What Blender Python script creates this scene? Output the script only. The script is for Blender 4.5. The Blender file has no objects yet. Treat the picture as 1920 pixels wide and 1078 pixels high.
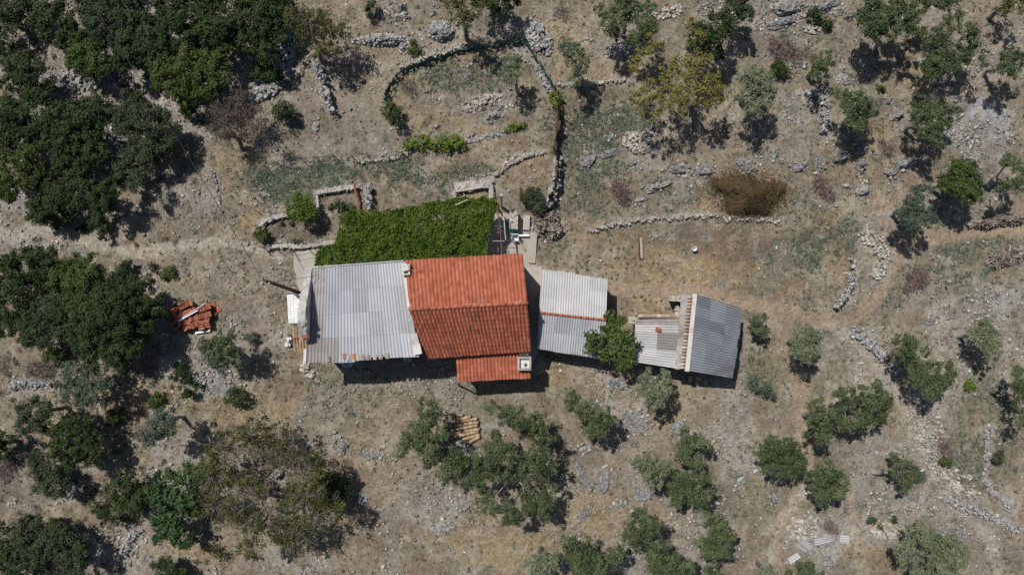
import bpy, bmesh, math, random
import numpy as np
from mathutils import Vector, Matrix, noise as mnoise

random.seed(7)
RS = np.random.RandomState(7)
SC = bpy.context.scene
COL = SC.collection
R = math.radians

# ------------------------------------------------------------------ camera, light, exposure
CAM_H = 42.7
PPM = 30.0
cam_d = bpy.data.cameras.new("camera")
cam_d.sensor_width = 36.0
cam_d.lens = 36.0 * CAM_H / 64.0
cam_d.clip_end = 3000
cam = bpy.data.objects.new("camera", cam_d)
cam.location = (0, 0, CAM_H)
COL.objects.link(cam)
SC.camera = cam

SUN_ELEV = 58.0
SUN_TO = Vector((0.65, -0.76, 0)).normalized()          # the way shadows fall
sun_from = Vector((-SUN_TO.x * math.cos(R(SUN_ELEV)), -SUN_TO.y * math.cos(R(SUN_ELEV)), math.sin(R(SUN_ELEV))))
sl = bpy.data.lights.new("sun", 'SUN')
sl.energy = 4.2
sl.angle = R(0.5)
sl.color = (1.0, 0.955, 0.89)
so = bpy.data.objects.new("sun", sl)
so.rotation_euler = sun_from.to_track_quat('Z', 'Y').to_euler()
so.location = (-20, 25, 40)
COL.objects.link(so)

w = bpy.data.worlds.new("World")
SC.world = w
w.use_nodes = True
nt = w.node_tree
nt.nodes.clear()
sky = nt.nodes.new('ShaderNodeTexSky')
sky.sky_type = 'NISHITA'
sky.sun_disc = False
sky.sun_elevation = R(SUN_ELEV)
sky.sun_rotation = math.atan2(sun_from.x, sun_from.y)
bg = nt.nodes.new('ShaderNodeBackground')
bg.inputs[1].default_value = 0.06
wo = nt.nodes.new('ShaderNodeOutputWorld')
nt.links.new(sky.outputs[0], bg.inputs[0])
nt.links.new(bg.outputs[0], wo.inputs[0])

SC.view_settings.view_transform = 'Standard'
SC.view_settings.look = 'None'
SC.view_settings.gamma = 1
SC.view_settings.use_curve_mapping = False
SC.view_settings.exposure = 0.0
SC.render.engine = 'CYCLES'
SC.cycles.max_bounces = 5
SC.cycles.diffuse_bounces = 2
SC.cycles.transmission_bounces = 2
SC.cycles.use_denoising = False


# ------------------------------------------------------------------ helpers
def P(px, py, h=0.0):
    """A point of the photograph (1920 wide) at height h, as a place in the world."""
    k = (CAM_H - h) / CAM_H / PPM
    return np.array([(px - 960.0) * k, (539.0 - py) * k, h])


_perm = RS.permutation(512)
_val = RS.rand(512)


def vnoise(x, y, s=0):
    x = np.asarray(x, float) + 1000.5 + s * 17.3
    y = np.asarray(y, float) + 1000.5 + s * 31.7
    xi = np.floor(x).astype(int); yi = np.floor(y).astype(int)
    fx = x - xi; fy = y - yi
    fx = fx * fx * (3 - 2 * fx); fy = fy * fy * (3 - 2 * fy)

    def hsh(a, b):
        return _val[_perm[(a + _perm[b & 511]) & 511]]
    a = hsh(xi, yi); b = hsh(xi + 1, yi); c = hsh(xi, yi + 1); d = hsh(xi + 1, yi + 1)
    return (a * (1 - fx) + b * fx) * (1 - fy) + (c * (1 - fx) + d * fx) * fy


def fbm(x, y, o=4, s=0):
    t = 0; a = 0.5; n = 0
    x = np.asarray(x, float); y = np.asarray(y, float)
    for i in range(o):
        t = t + a * vnoise(x * 2 ** i, y * 2 ** i, s + i * 3); n += a; a *= 0.55
    return t / n


def sstep(a, b, x):
    t = np.clip((x - a) / (b - a), 0, 1)
    return t * t * (3 - 2 * t)


def gz(x, y):
    """Height of the ground (gentle)."""
    x = np.asarray(x, float); y = np.asarray(y, float)
    z = 0.9 * (fbm(x / 11, y / 11, 2, 40) - 0.5) + 0.35 * (fbm(x / 2.6, y / 2.6, 2, 50) - 0.5)
    dx = np.maximum(np.abs(x - 0.8) - 14.5, 0); dy = np.maximum(np.abs(y + 0.7) - 6.0, 0)
    k = sstep(0.3, 5.0, np.hypot(dx, dy))
    return z * k


def G(px, py, dz=0.0):
    """A point of the photograph on the ground."""
    p = P(px, py)
    z = float(gz(p[0], p[1]))
    p = P(px, py, z)
    p[2] = z + dz
    return p


def new_mesh(name, V, F, mat=None, smooth=False):
    m = bpy.data.meshes.new(name)
    m.from_pydata([tuple(v) for v in V], [], [tuple(f) for f in F])
    if mat: m.materials.append(mat)
    if smooth:
        m.polygons.foreach_set('use_smooth', [True] * len(m.polygons))
    m.update()
    return m


def quads_mesh(name, V, mat, tint=None):
    """V: (n,4,3) loose quads."""
    n = len(V)
    m = bpy.data.meshes.new(name)
    m.vertices.add(n * 4); m.loops.add(n * 4); m.polygons.add(n)
    m.vertices.foreach_set('co', np.ascontiguousarray(V, np.float32).ravel())
    m.loops.foreach_set('vertex_index', np.arange(n * 4, dtype=np.int32))
    m.polygons.foreach_set('loop_start', np.arange(0, n * 4, 4, dtype=np.int32))
    m.polygons.foreach_set('loop_total', np.full(n, 4, np.int32))
    if tint is not None:
        a = m.attributes.new('tint', 'FLOAT', 'POINT')
        a.data.foreach_set('value', np.repeat(np.asarray(tint, np.float32), 4))
    m.materials.append(mat)
    m.update(calc_edges=True)
    return m


def link(name, data, parent=None, loc=(0, 0, 0)):
    o = bpy.data.objects.new(name, data)
    o.location = loc
    if parent is not None: o.parent = parent
    COL.objects.link(o)
    return o


def tag(o, label=None, cat=None, group=None, kind=None):
    if label: o['label'] = label
    if cat: o['category'] = cat
    if group: o['group'] = group
    if kind: o['kind'] = kind
    return o


def thing(name, label, cat, loc, group=None):
    o = bpy.data.objects.new(name, None)
    o.empty_display_size = 0.3
    o.location = tuple(loc)
    COL.objects.link(o)
    return tag(o, label, cat, group, 'thing')


def root_loc(o):
    v = Vector((0, 0, 0))
    while o is not None:
        v = v + o.location; o = o.parent
    return np.array(v)


def part(name, V, F, mat, parent, smooth=False):
    """A part whose vertices are given in world coordinates (parents are never rotated)."""
    V = np.asarray(V, float) - root_loc(parent)
    return link(name, new_mesh(name, V, F, mat, smooth), parent)


class MB:
    """Collects shapes into one mesh."""
    def __init__(s): s.V = []; s.F = []; s.n = 0

    def add(s, V, F):
        V = np.asarray(V, float)
        s.V.append(V); s.F += [tuple(i + s.n for i in f) for f in F]; s.n += len(V)
        return s

    def verts(s): return np.concatenate(s.V)

    def build(s, name, mat, parent=None, smooth=False):
        if parent is None:
            return link(name, new_mesh(name, s.verts(), s.F, mat, smooth))
        return part(name, s.verts(), s.F, mat, parent, smooth)


BOXF = [(0, 3, 2, 1), (4, 5, 6, 7), (0, 1, 5, 4), (1, 2, 6, 5), (2, 3, 7, 6), (3, 0, 4, 7)]


def prism(bottom, top):
    """Closed solid from two rings of the same number of points (counter-clockwise)."""
    n = len(bottom)
    V = np.concatenate([np.asarray(bottom, float), np.asarray(top, float)])
    F = [tuple(reversed(range(n))), tuple(range(n, 2 * n))]
    for i in range(n):
        j = (i + 1) % n
        F.append((i, j, n + j, n + i))
    return V, F


def box(c, sx, sy, sz, rz=0.0):
    c = np.asarray(c, float)
    k = np.array([[-1, -1], [1, -1], [1, 1], [-1, 1]]) * [sx / 2, sy / 2]
    a, b = math.cos(rz), math.sin(rz)
    k = k @ np.array([[a, b], [-b, a]])
    bt = np.column_stack([k + c[:2], np.full(4, c[2])])
    tp = bt + [0, 0, sz]
    return prism(bt, tp)


def beam(p, q, w, h):
    """Squared timber from p to q."""
    p = np.asarray(p, float); q = np.asarray(q, float)
    d = q - p; L = np.linalg.norm(d); d = d / L
    up = np.array([0, 0, 1.0]) if abs(d[2]) < 0.95 else np.array([1.0, 0, 0])
    s = np.cross(d, up); s /= np.linalg.norm(s); u = np.cross(s, d)
    ring = [-s * w / 2 - u * h / 2, s * w / 2 - u * h / 2, s * w / 2 + u * h / 2, -s * w / 2 + u * h / 2]
    V = [p + r for r in ring] + [q + r for r in ring]
    return np.array(V), [(0, 1, 2, 3), (7, 6, 5, 4), (0, 4, 5, 1), (1, 5, 6, 2), (2, 6, 7, 3), (3, 7, 4, 0)]


def tube(pts, radii, sides=6, caps=True):
    pts = np.asarray(pts, float); n = len(pts)
    V = []; F = []
    ref = np.array([0.31, 0.77, 0.56])
    for i in range(n):
        d = pts[min(i + 1, n - 1)] - pts[max(i - 1, 0)]
        d = d / (np.linalg.norm(d) + 1e-9)
        a = np.cross(d, ref); a /= (np.linalg.norm(a) + 1e-9); b = np.cross(d, a)
        for k in range(sides):
            t = 2 * math.pi * k / sides
            V.append(pts[i] + radii[i] * (a * math.cos(t) + b * math.sin(t)))
    for i in range(n - 1):
        for k in range(sides):
            k2 = (k + 1) % sides
            F.append((i * sides + k, i * sides + k2, (i + 1) * sides + k2, (i + 1) * sides + k))
    if caps:
        F.append(tuple(range(sides))); F.append(tuple((n - 1) * sides + k for k in reversed(range(sides))))
    return np.array(V), F


# ------------------------------------------------------------------ materials
def nodes_of(m):
    m.use_nodes = True
    n = m.node_tree
    n.nodes.clear()
    out = n.nodes.new('ShaderNodeOutputMaterial')
    return n, out


def _n(t, typ, **kw):
    x = t.nodes.new(typ)
    for k, v in kw.items(): setattr(x, k, v)
    return x


def mathn(t, op, a, b=None, clamp=False):
    x = t.nodes.new('ShaderNodeMath'); x.operation = op; x.use_clamp = clamp
    for i, v in enumerate((a, b)):
        if v is None: continue
        if isinstance(v, (int, float)): x.inputs[i].default_value = v
        else: t.links.new(v, x.inputs[i])
    return x.outputs[0]


def maprange(t, v, a, b, c, d):
    x = t.nodes.new('ShaderNodeMapRange')
    t.links.new(v, x.inputs[0])
    for i, k in enumerate((a, b, c, d)): x.inputs[i + 1].default_value = k
    return x.outputs[0]


def mixc(t, fac, a, b, blend='MIX'):
    x = t.nodes.new('ShaderNodeMix'); x.data_type = 'RGBA'; x.blend_type = blend
    for s, v in ((x.inputs[0], fac), (x.inputs[6], a), (x.inputs[7], b)):
        if isinstance(v, (int, float)): s.default_value = v
        elif isinstance(v, (tuple, list)): s.default_value = (*v[:3], 1)
        else: t.links.new(v, s)
    return x.outputs[2]


def noisen(t, vec, scale, detail=4, rough=0.6):
    x = t.nodes.new('ShaderNodeTexNoise')
    x.inputs['Scale'].default_value = scale; x.inputs['Detail'].default_value = detail
    x.inputs['Roughness'].default_value = rough
    t.links.new(vec, x.inputs['Vector'])
    return x.outputs[0]


def surf(name, a, b, scale=6.0, third=None, third_at=0.62, rough=0.9, bump=0.3, bscale=30.0, rnd=0.35, bdist=0.02, spec=0.2):
    """Solid surface: two colours mixed by noise, a third as stains, each piece a little different."""
    m = bpy.data.materials.new(name)
    t, out = nodes_of(m)
    geo = _n(t, 'ShaderNodeNewGeometry'); oi = _n(t, 'ShaderNodeObjectInfo')
    pos = geo.outputs['Position']
    r = mathn(t, 'FRACT', mathn(t, 'ADD', oi.outputs['Random'], geo.outputs['Random Per Island']))
    n1 = noisen(t, pos, scale, 6, 0.65)
    f = mathn(t, 'ADD', maprange(t, n1, 0.3, 0.7, 0, 1), mathn(t, 'MULTIPLY', mathn(t, 'SUBTRACT', r, 0.5), 0.9), True)
    c = mixc(t, f, a, b)
    if third is not None:
        n2 = noisen(t, pos, scale * 0.37, 5, 0.7)
        k = maprange(t, n2, third_at - 0.06, third_at + 0.08, 0, 1)
        c = mixc(t, k, c, third)
    v = maprange(t, mathn(t, 'FRACT', mathn(t, 'MULTIPLY', r, 7.13)), 0, 1, 1 - rnd, 1 + rnd)
    fine = maprange(t, noisen(t, pos, bscale, 4, 0.7), 0.3, 0.7, 0.85, 1.15)
    hv = _n(t, 'ShaderNodeVectorMath', operation='SCALE')
    t.links.new(c, hv.inputs[0]); t.links.new(mathn(t, 'MULTIPLY', v, fine), hv.inputs['Scale'])
    bs = _n(t, 'ShaderNodeBsdfPrincipled')
    t.links.new(hv.outputs[0], bs.inputs['Base Color'])
    bs.inputs['Roughness'].default_value = rough
    bs.inputs['Specular IOR Level'].default_value = spec
    if bump:
        bp = _n(t, 'ShaderNodeBump')
        bp.inputs['Strength'].default_value = bump; bp.inputs['Distance'].default_value = bdist
        t.links.new(noisen(t, pos, bscale, 6, 0.7), bp.inputs['Height'])
        t.links.new(bp.outputs[0], bs.inputs['Normal'])
    t.links.new(bs.outputs[0], out.inputs[0])
    return m


def leafmat(name, a, b, trans=0.13, clump=0.0):
    m = bpy.data.materials.new(name)
    t, out = nodes_of(m)
    at = _n(t, 'ShaderNodeAttribute', attribute_name='tint')
    c = mixc(t, at.outputs['Fac'], a, b)
    d = _n(t, 'ShaderNodeBsdfPrincipled'); d.inputs['Roughness'].default_value = 0.6
    d.inputs['Specular IOR Level'].default_value = 0.12
    tr = _n(t, 'ShaderNodeBsdfTranslucent')
    mx = _n(t, 'ShaderNodeMixShader'); mx.inputs[0].default_value = trans
    t.links.new(c, d.inputs['Base Color']); t.links.new(c, tr.inputs[0])
    t.links.new(d.outputs[0], mx.inputs[1]); t.links.new(tr.outputs[0], mx.inputs[2])
    t.links.new(mx.outputs[0], out.inputs[0])
    return m


M = {}
M['limestone'] = surf('limestone', (.26, .26, .26), (.39, .385, .375), 5, (.18, .16, .13), .58, bump=.6, bscale=22, rnd=.28, bdist=.03)
M['pale_stone'] = surf('pale_stone', (.34, .31, .265), (.46, .43, .38), 5, (.24, .175, .12), .58, bump=.6, bscale=22, rnd=.25, bdist=.03)
M['pebble'] = surf('pebble', (.22, .205, .175), (.43, .40, .35), 3, None, bump=0, rnd=.45)
M['plaster'] = surf('plaster', (.30, .29, .28), (.50, .48, .455), 3.5, (.22, .19, .165), .56, bump=.8, bscale=14, rnd=.05, bdist=.05)
M['mortar'] = surf('mortar', (.50, .47, .44), (.66, .63, .60), 5, (.36, .26, .2), .62, bump=.4, rnd=.1)
M['concrete'] = surf('concrete', (.36, .32, .28), (.44, .40, .36), 2, (.30, .25, .2), .62, bump=.15, rnd=.02)
M['whitewash'] = surf('whitewash', (.70, .71, .72), (.80, .80, .80), 6, (.5, .48, .45), .66, bump=.2, rnd=.10)
M['terracotta'] = surf('terracotta', (.33, .100, .056), (.41, .142, .086), 2.2, (.24, .092, .066), .63, bump=.15, rnd=.15)
M['terracotta_shaded'] = surf('terracotta_shaded', (.32, .095, .052), (.40, .135, .08), 2.2, (.22, .085, .062), .63, bump=.15, rnd=.16)  # same tile as above, the south slope's shade tinted into its colour
M['tile_loose'] = surf('tile_loose', (.27, .090, .052), (.38, .145, .09), 4, (.25, .11, .07), .62, bump=.2, rnd=.25)
M['tile_lichen'] = surf('tile_lichen', (.36, .235, .14), (.46, .355, .235), 6, (.36, .305, .15), .58, bump=.3, rnd=.25)
M['ridge_old'] = surf('ridge_old', (.34, .25, .19), (.46, .37, .30), 6, (.30, .18, .125), .6, bump=.3, rnd=.25)
M['fibre'] = surf('fibre', (.355, .365, .395), (.43, .438, .465), 1.0, (.33, .315, .31), .62, bump=.12, rnd=.09)
M['fibre_worn'] = surf('fibre_worn', (.27, .25, .235), (.38, .36, .35), 1.6, (.24, .21, .19), .6, bump=.15, rnd=.06)
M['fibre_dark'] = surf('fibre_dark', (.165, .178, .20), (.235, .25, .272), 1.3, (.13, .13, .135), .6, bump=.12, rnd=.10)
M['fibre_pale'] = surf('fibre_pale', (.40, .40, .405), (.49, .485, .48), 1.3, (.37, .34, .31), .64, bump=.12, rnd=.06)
M['fibre_patch'] = surf('fibre_patch', (.19, .175, .165), (.26, .24, .225), 1.6, (.32, .29, .27), .62, bump=.15, rnd=.04)
M['core_stone'] = surf('core_stone', (.32, .30, .27), (.46, .44, .41), 5, (.2, .17, .13), .58, bump=1., bscale=9, rnd=.03, bdist=.06)
M['stone_wall'] = surf('stone_wall', (.26, .24, .21), (.40, .37, .32), 4, (.2, .17, .13), .6, bump=.8, bscale=8, rnd=.02, bdist=.05)
M['bark'] = surf('bark', (.13, .115, .10), (.24, .22, .20), 6, None, bump=.6, bscale=30, rnd=.15)
M['bark_pale'] = surf('bark_pale', (.22, .205, .19), (.34, .32, .30), 6, None, bump=.5, bscale=30, rnd=.1)
M['twig'] = surf('twig', (.13, .105, .095), (.22, .18, .165), 6, None, bump=0, rnd=.3)
M['brush'] = surf('brush', (.15, .105, .10), (.24, .175, .165), 4, None, bump=0, rnd=.4)
M['log'] = surf('log', (.12, .098, .082), (.30, .26, .225), 4, (.42, .38, .33), .6, bump=.4, rnd=.4)
M['timber'] = surf('timber', (.36, .30, .24), (.46, .40, .33), 5, None, bump=.3, rnd=.15)
M['dark_wood'] = surf('dark_wood', (.07, .05, .035), (.12, .09, .065), 6, None, bump=.3, rnd=.1)
M['rust'] = surf('rust', (.20, .075, .045), (.28, .11, .07), 8, None, bump=.3, rnd=.15)
M['steel'] = surf('steel', (.42, .44, .46), (.55, .56, .58), 8, None, rough=.45, bump=.1, rnd=.1, spec=.5)
M['white_paint'] = surf('white_paint', (.74, .75, .76), (.80, .80, .80), 5, None, rough=.5, bump=.05, rnd=.03, spec=.4)
M['blue_paint'] = surf('blue_paint', (.30, .42, .50), (.40, .50, .56), 5, None, rough=.5, bump=.05, rnd=.03, spec=.4)
M['teal_plastic'] = surf('teal_plastic', (.10, .42, .47), (.14, .48, .52), 5, None, rough=.4, bump=.03, rnd=.03, spec=.5)
M['net'] = surf('net', (.02, .11, .095), (.06, .20, .17), 7, (.13, .17, .14), .6, bump=.6, bscale=14, rnd=.05, bdist=.05)
M['rust_net'] = surf('rust_net', (.08, .055, .042), (.15, .105, .08), 7, None, bump=.6, bscale=20, rnd=.05, bdist=.05)
M['cable'] = surf('cable', (.03, .03, .03), (.05, .05, .05), 7, None, bump=0, rnd=.05)
M['dung'] = surf('dung', (.075, .050, .030), (.13, .09, .05), 3.0, (.20, .145, .08), .6, bump=1, bscale=12, rnd=.25, bdist=.08)
M['opening_shade'] = surf('opening_shade', (.06, .055, .05), (.10, .09, .08), 4, None, bump=.2, rnd=.05)  # dark colour standing for the shade inside the chimney openings

LM = {
    'olive': leafmat('leaf_olive', (.042, .066, .026), (.138, .168, .084)),
    'pale': leafmat('leaf_pale_olive', (.105, .132, .072), (.225, .250, .158)),
    'blue': leafmat('leaf_blue_olive', (.060, .085, .055), (.125, .155, .115)),
    'oak': leafmat('leaf_oak', (.024, .042, .015), (.060, .084, .030)),
    'oaky': leafmat('leaf_oak_yellow', (.040, .064, .017), (.092, .122, .036)),
    'oakg': leafmat('leaf_oak_grey', (.034, .050, .026), (.078, .098, .050)),
    'fig': leafmat('leaf_fig', (.028, .062, .022), (.065, .118, .042)),
    'lemon': leafmat('leaf_lemon', (.070, .120, .020), (.150, .220, .040), .3),
    'walnut': leafmat('leaf_walnut', (.055, .090, .026), (.130, .175, .050), .3),
    'yellow': leafmat('leaf_yellow', (.160, .155, .035), (.290, .250, .060), .3),
    'autumn': leafmat('leaf_autumn', (.060, .072, .022), (.145, .152, .046), .3),
    'purple': leafmat('leaf_purple', (.085, .070, .045), (.150, .115, .085)),
    'vine': leafmat('leaf_vine', (.038, .080, .010), (.20, .265, .042), .3),
    'ivy': leafmat('leaf_ivy', (.110, .165, .025), (.210, .270, .060), .3),
    'weed': leafmat('leaf_weed', (.062, .105, .070), (.135, .185, .130)),
    'grass': leafmat('leaf_dry_grass', (.19, .145, .085), (.36, .30, .20), .15),
    'strawheap': leafmat('leaf_straw_heap', (.065, .044, .025), (.19, .135, .07), .1),
}

def rockmat(name, a, b):
    m = bpy.data.materials.new(name)
    t, out = nodes_of(m)
    geo = _n(t, 'ShaderNodeNewGeometry'); pos = geo.outputs['Position']
    n1 = noisen(t, pos, 3.5, 8, .75)
    c = mixc(t, maprange(t, n1, .36, .64, 0, 1), a, b)
    n2 = noisen(t, pos, 9, 6, .7)
    c = mixc(t, maprange(t, n2, .56, .66, 0, .8), c, (.50, .49, .47))                 # pale lichen
    n3 = noisen(t, pos, 1.6, 6, .75)
    c = mixc(t, maprange(t, n3, .54, .66, 0, .75), c, (.20, .165, .125))              # soil caught on the rock
    wv = noisen(t, pos, 2.5, 3, .6)
    ad = _n(t, 'ShaderNodeVectorMath', operation='SCALE'); t.links.new(pos, ad.inputs[0]); ad.inputs['Scale'].default_value = 1.0
    vo = _n(t, 'ShaderNodeTexVoronoi', feature='DISTANCE_TO_EDGE'); vo.inputs['Scale'].default_value = 3.0
    av = _n(t, 'ShaderNodeVectorMath', operation='ADD'); t.links.new(ad.outputs[0], av.inputs[0]); t.links.new(wv, av.inputs[1]); t.links.new(av.outputs[0], vo.inputs['Vector'])
    crack = maprange(t, vo.outputs['Distance'], .0, .06, .75, 0)
    c = mixc(t, crack, c, (.075, .07, .065))
    bs = _n(t, 'ShaderNodeBsdfPrincipled'); bs.inputs['Roughness'].default_value = .95; bs.inputs['Specular IOR Level'].default_value = .1
    t.links.new(c, bs.inputs['Base Color'])
    bp = _n(t, 'ShaderNodeBump'); bp.inputs['Strength'].default_value = 1.0; bp.inputs['Distance'].default_value = .09
    t.links.new(mathn(t, 'SUBTRACT', mathn(t, 'ADD', n1, mathn(t, 'MULTIPLY', n2, .5)), mathn(t, 'MULTIPLY', crack, .4)), bp.inputs['Height'])
    t.links.new(bp.outputs[0], bs.inputs['Normal']); t.links.new(bs.outputs[0], out.inputs[0])
    return m


M['bedrock'] = rockmat('bedrock', (.19, .19, .195), (.36, .355, .35))
M['rock_pale'] = rockmat('rock_pale', (.27, .265, .255), (.44, .425, .40))

# ------------------------------------------------------------------ ground: what lies where
KEY = {   # colour, stones, weeds, dry grass
    'path': ((.320, .245, .175), .2, .0, .06),
    'pale': ((.365, .325, .270), .6, .03, .25),
    'gravel': ((.335, .320, .295), 2.6, .0, .12),
    'scree': ((.330, .340, .350), 3.5, .0, .05),
    'weed': ((.140, .148, .105), .25, 2.2, .45),
    'lush': ((.100, .125, .088), .15, 5.0, .3),
    'straw': ((.330, .250, .140), .2, .0, 1.9),
    'rust': ((.225, .158, .105), .35, .1, .6),
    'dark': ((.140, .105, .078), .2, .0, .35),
    'soil': ((.125, .100, .080), .2, .0, .08),
    'ash': ((.235, .205, .175), .5, .1, .7),
    'red': ((.260, .160, .088), .3, .0, .2),
}
ELL = [  # px, py, rx, ry, key, strength
    (250, 150, 330, 130, 'gravel', .35), (170, 140, 110, 35, 'gravel', .8), (215, 250, 40, 50, 'gravel', .8), (190, 300, 30, 50, 'gravel', .6),
    (40, 385, 55, 18, 'scree', .7), (530, 110, 30, 80, 'gravel', .8), (500, 170, 30, 25, 'gravel', .8), (560, 170, 30, 60, 'ash', .6),
    (310, 190, 40, 25, 'gravel', .8), (350, 240, 40, 30, 'gravel', .5), (640, 250, 140, 50, 'ash', .7), (330, 420, 100, 45, 'ash', .8),
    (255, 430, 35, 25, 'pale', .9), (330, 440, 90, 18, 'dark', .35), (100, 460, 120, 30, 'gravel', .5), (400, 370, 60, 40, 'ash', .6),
    (420, 500, 110, 40, 'ash', .7), (440, 570, 100, 40, 'ash', .6), (470, 630, 90, 50, 'gravel', .35), (470, 340, 60, 80, 'straw', .25),
    (455, 415, 20, 20, 'red', .6), (470, 400, 22, 14, 'straw', .8), (560, 345, 105, 48, 'weed', .9), (520, 340, 55, 30, 'lush', .75),
    (820, 320, 110, 30, 'rust', .6), (690, 318, 120, 30, 'weed', .9), (770, 345, 130, 32, 'weed', .7), (860, 320, 60, 22, 'weed', .5), (730, 355, 70, 25, 'rust', .5), (880, 330, 60, 30, 'weed', .45),
    (985, 330, 50, 40, 'rust', .7), (940, 280, 70, 25, 'rust', .45), (620, 376, 40, 24, 'soil', .9), (520, 435, 22, 28, 'soil', 1.), (585, 440, 48, 24, 'soil', .75),
    (870, 130, 110, 45, 'weed', .75), (880, 190, 110, 35, 'ash', .6), (910, 195, 50, 18, 'gravel', .9), (800, 225, 70, 20, 'straw', .4), (760, 170, 30, 40, 'straw', .5),
    (640, 80, 110, 60, 'straw', .25), (830, 100, 90, 14, 'straw', .4), (700, 60, 90, 40, 'ash', .4), (1000, 80, 30, 45, 'gravel', .8), (1040, 50, 60, 50, 'straw', .45),
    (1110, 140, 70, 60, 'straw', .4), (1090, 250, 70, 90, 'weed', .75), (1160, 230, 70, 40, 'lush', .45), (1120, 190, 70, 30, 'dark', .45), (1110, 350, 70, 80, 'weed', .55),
    (1210, 270, 45, 30, 'gravel', .55), (1260, 360, 45, 25, 'weed', .5), (1310, 250, 60, 40, 'ash', .5), (1160, 360, 35, 30, 'rust', .6), (1270, 330, 50, 20, 'gravel', .5),
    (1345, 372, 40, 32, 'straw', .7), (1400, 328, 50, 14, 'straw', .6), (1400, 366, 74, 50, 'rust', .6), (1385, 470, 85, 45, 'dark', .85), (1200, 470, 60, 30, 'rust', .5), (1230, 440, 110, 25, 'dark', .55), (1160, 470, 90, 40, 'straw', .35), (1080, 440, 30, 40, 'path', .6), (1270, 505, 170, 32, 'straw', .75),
    (1500, 480, 70, 50, 'weed', .5), (1550, 450, 60, 60, 'weed', .7), (1570, 490, 25, 40, 'straw', .6), (1480, 545, 28, 16, 'red', .6), (1520, 430, 30, 30, 'red', .4), (1560, 400, 40, 20, 'straw', .6),
    (1480, 250, 60, 60, 'ash', .7), (1500, 200, 45, 40, 'gravel', .6), (1600, 320, 60, 25, 'rust', .4), (1680, 370, 70, 35, 'rust', .5), (1660, 260, 40, 40, 'straw', .4),
    (1490, 25, 70, 35, 'scree', .45), (1600, 90, 70, 40, 'ash', .5), (1700, 160, 60, 40, 'straw', .35), (1860, 70, 70, 60, 'ash', .7), (1890, 90, 60, 30, 'ash', .6),
    (1845, 240, 55, 50, 'scree', .95), (1830, 210, 25, 30, 'scree', .8), (1870, 330, 50, 50, 'gravel', .4), (1840, 470, 90, 40, 'weed', .55), (1780, 520, 90, 40, 'weed', .45), (1700, 570, 80, 60, 'ash', .6),
    (1860, 570, 60, 40, 'scree', .5), (1790, 620, 60, 60, 'gravel', .45), (1650, 640, 60, 30, 'gravel', .6), (1640, 710, 50, 30, 'gravel', .55), (1740, 790, 40, 90, 'gravel', .65), (1850, 800, 60, 130, 'weed', .4),
    (1810, 880, 70, 60, 'weed', .4), (1560, 830, 60, 50, 'ash', .4), (1470, 700, 60, 60, 'straw', .3), (1420, 700, 30, 50, 'weed', .55), (1420, 770, 90, 40, 'ash', .6), (1420, 800, 40, 20, 'rust', .4),
    (1350, 800, 70, 40, 'gravel', .5), (1390, 870, 60, 50, 'gravel', .6), (1250, 770, 60, 40, 'straw', .35), (1170, 770, 50, 20, 'gravel', .5), (1330, 930, 60, 40, 'ash', .3), (1420, 930, 90, 50, 'weed', .3),
    (1540, 1010, 70, 45, 'gravel', .8), (1480, 985, 30, 25, 'pale', .7), (1660, 990, 50, 30, 'gravel', .7), (1680, 920, 70, 50, 'ash', .5), (1700, 960, 120, 40, 'gravel', .4), (1660, 850, 70, 40, 'gravel', .4),
    (1870, 1030, 60, 50, 'ash', .5), (1640, 1040, 50, 40, 'straw', .4), (1150, 890, 110, 60, 'ash', .4), (1130, 960, 110, 40, 'straw', .4), (950, 1030, 110, 40, 'straw', .6), (860, 990, 90, 40, 'straw', .35),
    (760, 930, 110, 60, 'ash', .8), (840, 950, 60, 40, 'gravel', .55), (700, 880, 60, 80, 'straw', .3), (700, 1020, 110, 50, 'rust', .35), (560, 780, 120, 60, 'ash', .5), (640, 740, 100, 50, 'weed', .3), (480, 770, 80, 40, 'straw', .5),
    (430, 780, 60, 30, 'straw', .45), (390, 820, 30, 50, 'pale', .6), (330, 860, 60, 40, 'gravel', .5), (240, 860, 50, 40, 'straw', .4), (300, 760, 80, 40, 'straw', .5), (360, 690, 60, 30, 'gravel', .55), (415, 720, 40, 25, 'scree', .5),
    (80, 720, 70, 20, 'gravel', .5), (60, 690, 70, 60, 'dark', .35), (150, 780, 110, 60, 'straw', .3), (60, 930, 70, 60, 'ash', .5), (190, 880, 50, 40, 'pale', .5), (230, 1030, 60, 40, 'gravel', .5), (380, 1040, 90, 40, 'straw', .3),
    (560, 670, 35, 50, 'weed', .4), (545, 700, 30, 60, 'rust', .5), (620, 760, 60, 30, 'ash', .5), (900, 720, 70, 20, 'ash', .3), (1040, 700, 30, 50, 'straw', .5), (1080, 720, 60, 30, 'straw', .45),
    (1210, 570, 55, 28, 'straw', .55), (1170, 560, 25, 25, 'dark', .5), (1040, 470, 30, 20, 'weed', .3), (1000, 560, 14, 60, 'dark', .4), (440, 290, 60, 60, 'straw', .3), (890, 250, 60, 20, 'straw', .4), (860, 345, 20, 12, 'straw', .8), (886, 362, 30, 16, 'straw', 1.),
]
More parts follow.
